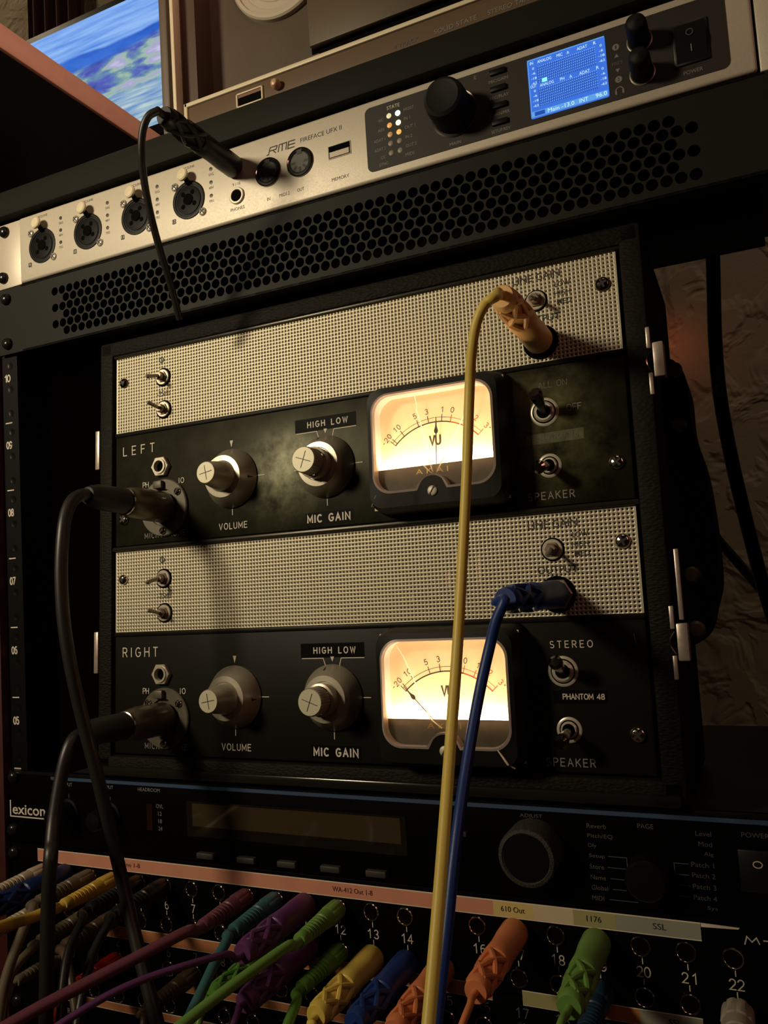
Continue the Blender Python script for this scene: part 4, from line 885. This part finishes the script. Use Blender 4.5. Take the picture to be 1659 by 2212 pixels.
for tx, x0, z, w in (('Reverb', 119.5, 168.0, 8.5), ('Pitch/EQ', 119.5, 163.6, 11.0), ('Dly', 119.5, 159.3, 3.6), ('Setup', 119.5, 154.9, 7.0), ('Store', 119.5, 150.4, 6.2), ('Name', 119.5, 145.8, 6.6), ('Global', 119.5, 141.4, 7.2), ('MIDI', 119.5, 136.9, 5.2),
                     ('PAGE', 141.5, 169.4, 6.6), ('Level', 165.1, 167.9, 6.2), ('Mod', 165.9, 163.6, 5.4), ('Alg', 167.7, 159.4, 3.8), ('Patch 1', 162.3, 155.0, 9.0), ('Patch 2', 162.3, 150.6, 9.2), ('Patch 3', 162.2, 146.0, 9.2), ('Patch 4', 162.1, 141.5, 9.2), ('Sys', 167.2, 137.4, 4.0), ('POWER', 183.0, 168.7, 10.6)):
    T(fx, tx, x0 + w / 2, z, w, 2.0, yL, M_INKD)
for a in ([(128.0, 155.3), (135.8, 155.3), (135.8, 150.5), (127.4, 150.5)], [(128.2, 145.8), (134, 145.8)], [(128.8, 141.3), (134.6, 141.3)], [(127.0, 136.8), (139, 136.8)], [(161.1, 154.9), (155.4, 154.9), (155.4, 150.3), (161.1, 150.3)], [(156, 145.9), (161.2, 145.9)], [(156, 141.4), (161, 141.4)]):
    MB().stroke(a, 0.28, yL).build('menu_line', M_INKD, fx)
pk = MB().lathe((144.6, -2, 150.0), [(8.6, 0), (8.6, 11), (7.6, 12.4), (0.05, 12.6)], seg=30, cap1=False).build('page_knob', M_BLACKPL, fx)
MB().stroke([(188.2 + 1.7 * math.cos(2 * math.pi * i / 18), 157.5 + 1.3 * math.sin(2 * math.pi * i / 18)) for i in range(19)], 0.42, -3.75).build('switch_mark', M_INKW, fx)
MB().rbox(181, 197, -3.6, -1.8, 146, 163, 0.5).build('power_switch', MATS['switch_frame'], fx)

# ---------------------------------------------------------------- patch bays
PIT = 18.469
def jx(n): return (n - 12.5) * PIT
ring_me = MB().lathe((0, 0, 0), [(4.35, 0), (4.35, 0.7), (4.05, 1.1), (3.75, 1.1), (3.45, 0.8), (3.3, 0.1)], seg=28, cap1=False).mesh('jack')
hole_me = MB().prism(circ(0, 0, 3.4, 18), -0.35, -0.2).mesh('jack_hole')
def paper(name, col): return mat('paper_' + name, col, 0.8, var=0.10, vscale=70)
PAP = {'salmon': paper('salmon', (0.56, 0.235, 0.15)), 'yellow': paper('yellow', (0.58, 0.46, 0.17)), 'cream': paper('cream', (0.58, 0.47, 0.32)), 'olive': paper('olive', (0.34, 0.31, 0.13)), 'grey': paper('grey', (0.27, 0.28, 0.22)), 'rust': paper('rust', (0.42, 0.16, 0.06)), 'white': paper('white', (0.70, 0.60, 0.48)), 'ink': M_INKB}
def strip(P, segs, z0, z1, y, edge=0.45):
    for xa, xb, c in segs:
        s = MB().prism([(xa, z0), (xb, z0), (xb, z1), (xa, z1)], y, y + 0.25).build('label_strip', PAP[c], P, c + ' paper label strip')
        MB().prism([(xa, z0 - edge), (xb, z0 - edge), (xb, z1 + edge), (xa, z1 + edge)], y + 0.06, y + 0.3).build('strip_backing', PAP['white'], s)
def bay(name, label, z0, z1, rows, numz, tz, numm=M_INKW):
    P = thing('patch_bay', label, 'patch bay', (0, 0, z0), group='patch bays at the bottom of the rack')
    MB().rbox(-241.3, 241.3, -2.0, 1.0, z0, z1, 0.4).build('front_panel', mat('bay_panel', (0.0012, 0.0012, 0.0011), 0.45, spec=0.06), P)
    MB().box(-222, 222, 1.2, 90, z0 + 1, z1 - 1).build('chassis', MATS['chassis_steel'], P)
    for n in range(1, 25):
        for z in rows:
            j = inst('jack', ring_me, M_CHROME, P, (jx(n), -2.0, z)); inst('jack_hole', hole_me, M_GAP, j, (jx(n), -2.0, z))
        if numz: TS(P, str(n), jx(n) + 0.4, numz, 2.9 if n < 10 else 6.0, 4.6, -2.1, numm, 0.5, name='jack_number')
        for z in tz: MB().stroke([(jx(n) + 0.3, z - 1.1), (jx(n) + 0.3, z + 1.1)], 0.42, -2.1).build('tick_mark', numm, P)
    for x in (-238.4, 236):
        for z in (z0 + 6, z1 - 6): inst('rack_screw', RSCREW, M_NICKEL, P, (x, -2.0, z))
    return P
b1 = bay('patch_bay', 'uppermost black patch bay, its salmon label strip reading WA-412 Out 1-8', 89.2, 133.3, (118.5, 97.4), 107.9, (112.3, 103.8))
strip(b1, [(-218.2, 73.2, 'salmon'), (73.2, 92.2, 'yellow'), (92.2, 110.4, 'cream'), (110.4, 129.0, 'olive'), (129.0, 163.8, 'grey')], 124.3, 130.9, -2.6)
MB().prism([(164, 129.7), (178.5, 130.3), (179, 131.0), (170, 131.2), (164, 131.3)], -2.5, -2.3).build('torn_paper', PAP['white'], b1)
for tx, x, w in (('Line 1-8', -144.0, 13.0), ('WA-412 Out 1-8', -0.6, 22.6), ('610 Out', 82.6, 11.3), ('1176', 119.5, 6.4), ('SSL', 147.2, 5.4)): T(b1, tx, x, 127.9, w, 2.5, -2.75, M_INKB if x > 0 else mat('maroon_print', (0.07, 0.012, 0.02), 0.6))
MB().stroke([(180.4, 124.6), (181.4, 127.8), (183.2, 125.8), (185.0, 127.6), (186.0, 125.2)], 0.5, -2.1).build('handwriting', M_INKW, b1); MB().stroke([(187.6, 126.8), (190.4, 126.9)], 0.5, -2.1).build('handwriting', M_INKW, b1)
b2 = bay('patch_bay', 'second black patch bay, rust label strip along its top edge', 45.0, 88.9, (73.6, 54.0), 82.0, (), M_INKD)
strip(b2, [(-190, 70.0, 'rust'), (84.4, 112, 'olive'), (112, 136, 'rust'), (136, 161.5, 'grey')], 85.2 + 1.2, 92.4, -3.2, 0.3)
strip(b2, [(-118, 40, 'rust')], 62.8, 66.6, -2.6, 0.3)
for tx, x, z, w in (('610', 102.5, 89.4, 5.2), ('SSL', 150.4, 89.4, 5.2)): T(b2, tx, x, z, w, 2.5, -3.3, M_INKB)
b3 = bay('patch_bay', 'lowest black patch bay at the bottom edge of the picture', 0.6, 44.6, (30.0, 11.0), None, ())
strip(b3, [(-205, -60, 'rust'), (-60, 150, 'salmon')], 45.2, 49.0, -2.7, 0.3)
T(b3, 'R', -196.4, 38.8, 2.2, 3.0, -2.1, M_INKG); T(b3, '01', -210.4, 32.4, 4.6, 3.2, -2.1, M_INKG)

# ---------------------------------------------------------------- tape recorder on top of the rack
td = thing('tape_recorder', 'brown reel-to-reel tape recorder with cream trim on top of the rack', 'tape recorder', (60, 100, 553))
M_WALNUT = mat('dark_walnut', (0.055, 0.030, 0.016), 0.5, var=0.35, vscale=50, stretch=(1, 1, 0.1))
M_DECK = mat('brown_deck_panel', (0.066, 0.046, 0.026), 0.45, bump=(900, 0.15, 0.0002), var=0.08, vscale=30)
M_CREAM = mat('cream_trim', (0.62, 0.55, 0.38), 0.45)
cb = MB(); cb.rbox(-115.5, -109.2, 18, 230, 557, 900, 1); cb.box(-109.6, -106, 26, 228, 557.5, 899); cb.rbox(240, 256, 18, 230, 557, 900, 1); cb.box(-107, 241, 60, 66, 560, 900); cb.rbox(-107, 241, 30, 230, 557, 566, 1)
cb.build('cabinet', mat('cabinet_side', (0.085, 0.06, 0.038), 0.5, var=0.3, vscale=60, stretch=(1, 1, 0.1)), td)
MB().rbox(-106.4, -103.6, 17.4, 26, 557, 898, 0.6).build('trim_strip', M_CREAM, td)
MB().box(-103.8, -102.8, 24, 60, 585, 898).build('inner_side', M_WALNUT, td)
MB().box(-103.6, 240, 43, 46, 585, 898).build('deck_panel', M_DECK, td)
MB().box(-103.4, -93.4, 26, 43, 585, 898).build('side_fillet', M_WALNUT, td)
ls = MB().rbox(-98.4, 239, 19.5, 42, 557, 582.6, 0.8).build('lower_strip', mat('strip_brown', (0.11, 0.072, 0.042), 0.45, bump=(900, 0.15, 0.0002)), td)
tr = MB(); tr.rbox(-98.8, 239.4, 18.3, 22, 582.4, 585.0, 0.5); tr.rbox(-99.2, -96.6, 18.3, 22, 557, 585.0, 0.5); tr.build('trim_strip', M_CREAM, td)
MB().box(-98, 239, 22, 43, 585.0, 587.0).build('painted_shadow_line', M_GAP, td)  # black strip standing in for the shadow line above the trim
sl = MB()
for a in ((-60.4, -41.4, 578.2, 579.2), (-60.4, -41.4, 570.2, 571.2), (-60.4, -59.3, 570.2, 579.2), (-42.5, -41.4, 570.2, 579.2)): sl.rbox(a[0], a[1], 18.4, 20.5, a[2], a[3], 0.3)
sl = sl.build('counter_frame', M_CREAM, td); MB().box(-59.6, -42.2, 19.2, 20.0, 571, 578.6).build('counter_window', M_GAP, sl)
MB().box(-59.4, -42.4, 19.0, 19.25, 576.4, 578.2).build('counter_drum', mat('counter_brown', (0.16, 0.07, 0.03), 0.5), sl)
MB().lathe((-31.4, 19.5, 575.6), [(2.6, 0), (2.9, 1.5), (2.8, 3.6), (1.8, 5.0), (0.05, 5.4)], seg=20, cap1=False).build('reset_button', mat('tan_button', (0.48, 0.29, 0.17), 0.35), td)
MB().tube([(-86.5, 44, 588.5), (-86.5, 36, 588.5)], 1.9, 10).build('guide_post', M_CHROME, td)
T(ls, '4 TRACK', 51.0, 573.4, 15.0, 2.4, 19.3, M_INKD); T(ls, 'SOLID STATE', 79.5, 573.8, 24.0, 2.6, 19.3, M_INKG); T(ls, 'STEREO TAPE RECORDER', 119.5, 573.8, 44.0, 2.6, 19.3, M_INKG)
for sx in (-100, 234): MB().lathe((sx, 60, 557), [(9, 0), (8, 4.6)], (0, 0, -1), 18, cap0=True).build('foot', M_RUBBER, td)
MB().lathe((sx, 200, 557), [(9, 0), (8, 4.6)], (0, 0, -1), 18, cap0=True).build('foot', M_RUBBER, td)
rc = (-39.1, 43, 669.3)
sp_ = MB().lathe(rc, [(34.6, 0), (34.6, 3.0), (33.6, 4.0), (31.6, 4.0), (31.2, 2.4), (27.4, 2.2), (27.0, 1.8), (22.8, 1.8), (22.4, 2.2), (19.0, 2.2), (18.6, 1.0), (0.05, 0.9)], seg=64, cap1=False).build('reel_table', mat('reel_silver', (0.50, 0.46, 0.36), 0.4, 0.3), td, 'silver reel table ring')
MB().lathe(rc, [(18.6, 0.9), (18.4, 1.4), (0.05, 1.4)], seg=40, cap1=False).build('reel_mat', M_RUBBER, sp_)
hc = MB().rbox(-18.6, 78, 37, 44, 606, 650, 1.2).build('head_cover', mat('cover_brown', (0.085, 0.062, 0.035), 0.5, spec=0.3), td)
MB().rbox(-19.6, 79, 42.2, 43.6, 604.6, 651, 0.4).build('cover_gasket', M_GAP, hc)
MB().box(-14, 80, 41.5, 43.4, 588, 605).build('cover_shade_sheet', M_GAP, td)  # black sheet standing in for the shade under the head cover

# ---------------------------------------------------------------- side desk and monitor
dk = thing('side_desk', 'black side desk with a salmon-coloured top edge left of the rack', 'desk', (-750, 300, -200))
MB().rbox(-1100, -400, 0, 700, 800.5, 826.5, 3).build('desk_top', M_PINKWOOD, dk)
MB().box(-1095, -404, 6, 690, -200, 800.6).build('cabinet_body', mat('black_laminate', (0.0015, 0.0015, 0.0015), 0.7, spec=0.1), dk)
mo = thing('monitor', 'lit computer monitor showing a blue mountain lake wallpaper', 'monitor', (-640, 500, 826.5))
MB().rbox(-824, -450, 482, 500, 913, 1136, 3).build('housing', M_BLACKPL, mo)
MB().box(-814, -460, 480.6, 482.4, 927.4, 1124.6).build('screen', M_PIC, mo, 'glowing blue landscape picture')
MB().rbox(-665, -615, 500, 512, 832, 1000, 2).build('stand_neck', M_BLACKPL, mo)
MB().rbox(-720, -560, 450, 570, 827, 833, 2).build('stand_foot', M_BLACKPL, mo)

# ---------------------------------------------------------------- cables
def rubber(name, c): return mat('pvc_' + name, c, 0.42, bump=(1500, 0.15, 0.0002), spec=0.4)
RB = {'yellow': rubber('yellow', (0.66, 0.50, 0.10)), 'gold': rubber('gold', (0.55, 0.36, 0.06)), 'orange': rubber('orange', (0.62, 0.20, 0.08)), 'peach': rubber('peach', (0.76, 0.46, 0.17)), 'green': rubber('green', (0.09, 0.23, 0.035)), 'lime': rubber('lime', (0.13, 0.27, 0.055)), 'teal': rubber('teal', (0.035, 0.12, 0.13)), 'blue': rubber('blue', (0.010, 0.035, 0.17)),
      'purple': rubber('purple', (0.105, 0.030, 0.115)), 'plum': rubber('plum', (0.15, 0.045, 0.07)), 'beige': rubber('beige', (0.46, 0.38, 0.28)), 'taupe': rubber('taupe', (0.13, 0.105, 0.07)), 'black': rubber('black', (0.008, 0.008, 0.008)), 'red': rubber('red', (0.30, 0.012, 0.006)), 'ltgrey': rubber('light_grey', (0.36, 0.31, 0.25)), 'petrol': rubber('petrol', (0.010, 0.036, 0.07)), 'navy': rubber('navy', (0.006, 0.02, 0.10)), 'brown': rubber('brown', (0.09, 0.06, 0.035))}
def lattice_plug(P, o, d, c, L_=57.0, k=1.0):
    m = RB[c]; d, e1, e2 = ortho(d); o = Vector(o); s = L_ / 57.0
    b = MB().lathe(o, [(0.05, 0.2), (5.9 * k, 0.2), (6.4 * k, 1.0), (6.4 * k, 11 * s), (6.2 * k, 14 * s), (6.0 * k, 20 * s), (6.2 * k, 25 * s), (6.4 * k, 29 * s), (5.9 * k, 31 * s), (5.0 * k, 31.6 * s), (4.7 * k, 33 * s), (4.0 * k, 52 * s)], d, 32, cap1=True).build('plug_boot', m, P)
    lt = MB()
    for sgn in (-1, 1):
        for q in range(4):
            pts = []
            for i in range(9):
                t = i / 8; a = 2 * math.pi * q / 4 + sgn * t * math.pi * 0.75 + 0.3; r = (5.35 - 0.75 * t) * k
                pts.append(o + d * (31.4 + 21.6 * t) * s + (e1 * math.cos(a) + e2 * math.sin(a)) * r)
            lt.tube(pts, 1.25 * k, 7)
    lt.build('strain_relief', m, b)
    MB().lathe(o, [(3.6 * k, 51.5 * s), (5.2 * k, 51.8 * s), (5.3 * k, 52.6 * s), (4.9 * k, 56.4 * s), (4.5 * k, 57 * s), (1.5 * k, 57.0 * s)], d, 28, cap1=True).build('end_collar', m, b)
    return o + d * L_
def ribbed_plug(P, o, d, c, L_=38.0, k=1.0):
    m = RB[c]; d, e1, e2 = ortho(d); o = Vector(o); s = L_ / 38.0
    b = MB(); N = 40; prof = [(4.6, 0.2), (4.95, 0.8), (4.95, 10.4), (4.5, 11.2)]; vs = []; fs = []
    for r, h in prof:
        for i in range(N): a = 2 * math.pi * i / N; rr = (r - (0.35 if i % 5 == 0 else 0)) * k; vs.append(o + d * h * s + (e1 * math.cos(a) + e2 * math.sin(a)) * rr)
    for q in range(len(prof) - 1):
        for i in range(N): j = (i + 1) % N; fs.append((q * N + i, q * N + j, (q + 1) * N + j, (q + 1) * N + i))
    fs.append(tuple(range(N))); b.add(vs, fs); b = b.build('plug_boot', m, P)
    pr = [(4.5, 11.0), (4.6, 13.5), (4.3, 17.4)]
    for i in range(6):
        h = 18.0 + i * 2.5; r = 4.25 - 0.12 * i; pr += [(r - 0.75, h), (r - 0.75, h + 0.7), (r, h + 1.0), (r, h + 2.3)]
    pr += [(3.4, 33.2), (3.55, 33.6), (3.5, 37.4), (3.1, 38.0), (1.6, 38.0)]
    MB().lathe(o, [(r * k, h * s) for r, h in pr], d, 28, cap1=True).build('strain_relief', m, b)
    return o + d * L_
def cable(P, c, pts, r, sub=8, m=None, drop=True):
    if drop:   # the lead hangs on below the picture
        pts = [Vector(p) for p in pts]; d = (pts[-1] - pts[-2]).normalized(); p = pts[-1]
        pts += [p + d * 35, p + d * 60 + Vector((0, 0, -35)), p + d * 72 + Vector((0, 0, -110))]
    return MB().tube(spline(pts, sub), r, 12).build('cable', m or RB[c], P)
def patch(label, kind, c, n, z, path, r, L_=None, cc=None, k=1.0):
    o = Vector((jx(n), -3.2, z)); P = thing('patch_cable', label, 'patch cable', tuple(o), group='patch cables')
    d = Vector((0, -1, 0)); f = lattice_plug if kind == 'lattice' else ribbed_plug
    e = f(P, o, d, c, L_ or (57.0 if kind == 'lattice' else 38.0), k)
    pts = [e - d * 2, e + d * 5] + [at(*q) for q in path]
    cable(P, cc or c, pts, r, drop=path[-1][0] > -100); return P
Z1, Z2 = 118.5, 97.4
dn = lambda n, z: None
patch('plum ribbed patch cable plugged in above socket number 9, running to the lower left', 'ribbed', 'plum', 9, Z1, [(400, 2014, 388), (300, 2066, 372), (180, 2128, 355), (80, 2180, 342), (-60, 2260, 325)], 2.75)
patch('teal ribbed patch cable between the plum one and the upper purple one', 'ribbed', 'teal', 10, Z1, [(492, 2028, 378), (462, 2085, 362), (434, 2145, 348), (406, 2205, 336), (380, 2270, 326)], 2.4)
patch('purple patch cable with openwork boot in the upper row, thin purple lead', 'lattice', 'purple', 11, Z1, [(490, 2062, 352), (410, 2083, 340), (320, 2112, 330), (230, 2152, 320), (120, 2220, 308), (60, 2270, 300)], 1.55)
patch('bright green ribbed patch cable plugged in over number 12', 'ribbed', 'lime', 12, Z1, [(622, 2044, 366), (560, 2087, 352), (490, 2138, 338), (400, 2208, 322), (330, 2270, 312)], 2.35)
patch('dark green ribbed patch cable in the lower row beneath number 12', 'ribbed', 'green', 12, Z2, [(642, 2160, 360), (625, 2205, 345), (605, 2260, 332)], 2.3)
patch('yellow patch cable with openwork boot plugged in below number 13', 'lattice', 'yellow', 13, Z2, [(676, 2216, 340), (655, 2270, 325)], 1.5)
patch('blue patch cable with openwork boot plugged in below number 14', 'lattice', 'blue', 14, Z2, [(750, 2235, 330), (730, 2290, 315)], 1.5)
patch('orange patch cable below number 15, crossed by the long yellow lead', 'lattice', 'orange', 15, Z2, [(840, 2255, 322), (825, 2310, 310)], 1.5)
patch('orange patch cable plugged in beside number 16 in the upper row', 'lattice', 'orange', 17, Z1, [(1015, 2172, 308), (998, 2215, 298), (978, 2275, 288)], 1.45)
patch('green patch cable with openwork boot under the 1176 label', 'lattice', 'lime', 19, Z1, [(1214, 2205, 292), (1195, 2260, 282)], 1.5)
patch('navy blue ribbed patch cable half hidden behind the rightmost green plug', 'ribbed', 'petrol', 19, Z2, [(1250, 2275, 300), (1240, 2330, 290)], 2.2, k=1.15)
patch('light grey patch plug below number 22 in the lower right corner', 'ribbed', 'ltgrey', 22, Z2, [(1586, 2335, 285), (1580, 2400, 275)], 2.2, k=1.3)
patch('purple patch cable with openwork boot in the lower row under the bright green lead', 'lattice', 'purple', 11, Z2, [(516, 2180, 350), (500, 2225, 340), (485, 2280, 330)], 1.5)
patch('dull green patch cable squeezed between the teal lead and the bright green lead', 'lattice', 'green', 10, Z2, [(446, 2158, 362), (432, 2200, 356), (422, 2260, 350)], 1.6, k=0.8)
patch('beige ribbed patch cable at the far left of the upper row', 'ribbed', 'beige', 1, Z1, [(-40, 1945, 420), (-120, 1980, 400)], 2.3)
patch('navy patch cable tucked under the beige plug, upper row far left', 'lattice', 'navy', 2, Z1, [(-60, 1990, 400), (-140, 2030, 385)], 1.6)
patch('taupe ribbed patch cable in the upper row left of the yellow ribbed one', 'ribbed', 'taupe', 3, Z1, [(72, 1962, 425), (50, 2010, 415), (20, 2090, 400), (0, 2170, 385), (-10, 2260, 370)], 2.6)
patch('yellow ribbed patch cable in the upper row crossed by the black microphone lead', 'ribbed', 'gold', 4, Z1, [(118, 1963, 412), (60, 1985, 398), (0, 2002, 382), (-80, 2030, 365)], 2.7)
patch('black ribbed patch cable just right of the yellow ribbed one, upper row', 'ribbed', 'black', 5, Z1, [(180, 1985, 412), (150, 2050, 395), (135, 2140, 380), (130, 2250, 365)], 2.2)
patch('black ribbed patch cable beside the printed number 6, upper row', 'ribbed', 'black', 6, Z1, [(240, 1985, 405), (205, 2050, 390), (180, 2140, 372), (160, 2250, 358)], 2.2)
patch('beige ribbed patch cable at the far left of the lower row', 'ribbed', 'beige', 1, Z2, [(-45, 2035, 420), (-120, 2070, 400)], 2.3)
patch('taupe ribbed patch cable in the lower row with its lead bending downwards', 'ribbed', 'taupe', 3, Z2, [(76, 2042, 428), (40, 2080, 418), (18, 2120, 408), (5, 2200, 395), (0, 2280, 385)], 2.3)
patch('dark brown ribbed patch cable in the lower row behind the black leads', 'ribbed', 'brown', 4, Z2, [(138, 2056, 412), (152, 2110, 400), (166, 2200, 388), (176, 2290, 380)], 2.2)
patch('thin taupe patch cable of the second bay in the lower left corner', 'ribbed', 'taupe', 2, 73.6, [(22, 2136, 420), (8, 2180, 408), (12, 2240, 396), (20, 2300, 385)], 1.9, k=0.85)
patch('red patch cable of the second bay half hidden by the plum lead', 'ribbed', 'red', 4, 73.6, [(135, 2160, 412), (115, 2200, 400), (100, 2270, 390)], 2.2)
patch('brown ribbed patch cable of the second bay hanging under the purple lead', 'ribbed', 'brown', 7, 73.6, [(312, 2192, 392), (308, 2240, 385), (305, 2300, 378)], 2.0)

# output leads of the two preamps
yo = C2W(113.6, 3.2, 92.6 + 121.8)
P = thing('patch_cable', 'long yellow lead from the LEFT output hanging in front of both meters', 'patch cable', tuple(yo), group='output leads')
e = lattice_plug(P, yo, NRM, 'peach', 62.0, 1.06)
cable(P, 'yellow', [e - NRM * 2, e + NRM * 5, at(1072, 640, 306), at(1050, 655, 305), at(1030, 695, 306), at(1019, 760, 308), at(1014, 850, 310), at(1009, 1000, 306), at(1002, 1150, 299), at(994, 1300, 291), at(986, 1430, 283), at(975, 1580, 272), at(962, 1760, 256), at(950, 1920, 243), at(937, 2080, 231), at(924, 2230, 221), at(912, 2360, 212)], 2.0, 6)
bo = C2W(113.6, 3.2, 92.6)
P = thing('patch_cable', 'dark blue lead from the RIGHT output hanging behind the yellow one', 'patch cable', tuple(bo), group='output leads')
e = lattice_plug(P, bo, (NRM + Vector((-0.10, 0, -0.04))).normalized(), 'blue', 62.0, 1.0)
cable(P, 'blue', [e - NRM * 2, e + Vector((-2.5, -4, -1)), at(1090, 1296, 312), at(1072, 1340, 312), at(1057, 1400, 312), at(1040, 1475, 309), at(1022, 1570, 302), at(1004, 1680, 292), at(990, 1780, 282), at(978, 1880, 274), at(966, 2000, 266), at(952, 2120, 258), at(938, 2240, 250), at(922, 2360, 242)], 2.15, 6)

# microphone leads
for which, w0, lab in (('LEFT', 33.0 + 121.8, 'black microphone lead plugged into the LEFT panel with a metal barrel'), ('RIGHT', 33.0, 'black microphone lead plugged into the RIGHT panel with a metal barrel')):
    o = C2W(-116.2, 2.6, w0); P = thing('microphone_cable', lab, 'cable', tuple(o), group='microphone leads')
    brl = MB().lathe(o, [(0.05, 0.0), (8.9, 0.0), (9.2, 0.6), (9.2, 20), (8.4, 27), (7.6, 31), (7.3, 31.4)], NRM, 36, cap1=True).build('connector_barrel', M_GUN, P, 'dark metal connector barrel')
    MB().lathe(o, [(7.3, 30.6), (7.75, 30.9), (7.75, 31.8), (7.2, 32.0)], NRM, 36, cap1=False).build('barrel_ring', M_CHROME, brl)
    MB().lathe(o, [(7.1, 31.6), (7.1, 40), (6.7, 52), (5.9, 56), (4.6, 59), (3.4, 59.6)], NRM, 30, cap1=True).build('boot', M_RUBBER, P)
    e = o + NRM * 59
    if which == 'LEFT':
        pts = [e - NRM * 4, e + NRM * 3, at(158, 1080, 415), at(144, 1108, 410), at(136, 1155, 405), at(132, 1240, 401), at(138, 1345, 398), at(155, 1450, 397), at(180, 1560, 398), at(206, 1660, 398), at(228, 1750, 398), at(247, 1830, 400), at(268, 1920, 397), at(289, 2010, 390), at(311, 2100, 382), at(337, 2200, 374)]
    else:
        pts = [e - NRM * 4, e + NRM * 3, at(157, 1600, 400), at(143, 1632, 396), at(130, 1690, 392), at(117, 1770, 386), at(112, 1820, 380), at(109, 1860, 374), at(104, 1960, 372), at(102, 2060, 370), at(100, 2160, 368), at(98, 2290, 366)]
    cable(P, 'black', pts, 3.3, 6, M_CABLEBLK)

# headphone lead
ho = Vector((-48.6, -4.2, 519.8))
P = thing('headphone_cable', 'black headphone lead plugged into the silver audio interface', 'cable', tuple(ho))
e = lattice_plug(P, ho, (0, -1, 0), 'black', 60.0, 0.98)
cable(P, 'black', [e + Vector((0, 2, 0)), e + Vector((0, -4, 0)), at(340, 240, 398), at(320, 252, 398), at(308, 285, 400), at(306, 335, 404), at(313, 400, 412), at(327, 470, 420), at(347, 545, 430), at(370, 620, 440), at(388, 690, 449)], 1.9, 6, M_CABLEBLK, False)

# black leads hanging behind the rack on the right
P = solo('power_cable', MB().tube(spline([at(1538, 480, 590), at(1541, 600, 590), at(1545, 740, 592), at(1556, 860, 596), at(1582, 1000, 600), at(1618, 1150, 604), at(1650, 1270, 606), at(1690, 1400, 608), at(1740, 1560, 610)], 6), 5.0, 12), M_CABLEBLK, 'thick black power lead hanging behind the case before the wall', 'cable', tuple(at(1740, 1560, 610)))
P = solo('signal_cable', MB().tube(spline([at(1500, 1060, 640), at(1540, 1150, 640), at(1590, 1210, 640), at(1640, 1268, 640), at(1700, 1330, 640)], 6), 3.9, 10), M_CABLEBLK, 'thin black lead crossing behind the thick power lead', 'cable', tuple(at(1700, 1330, 640)))

flush_texts()
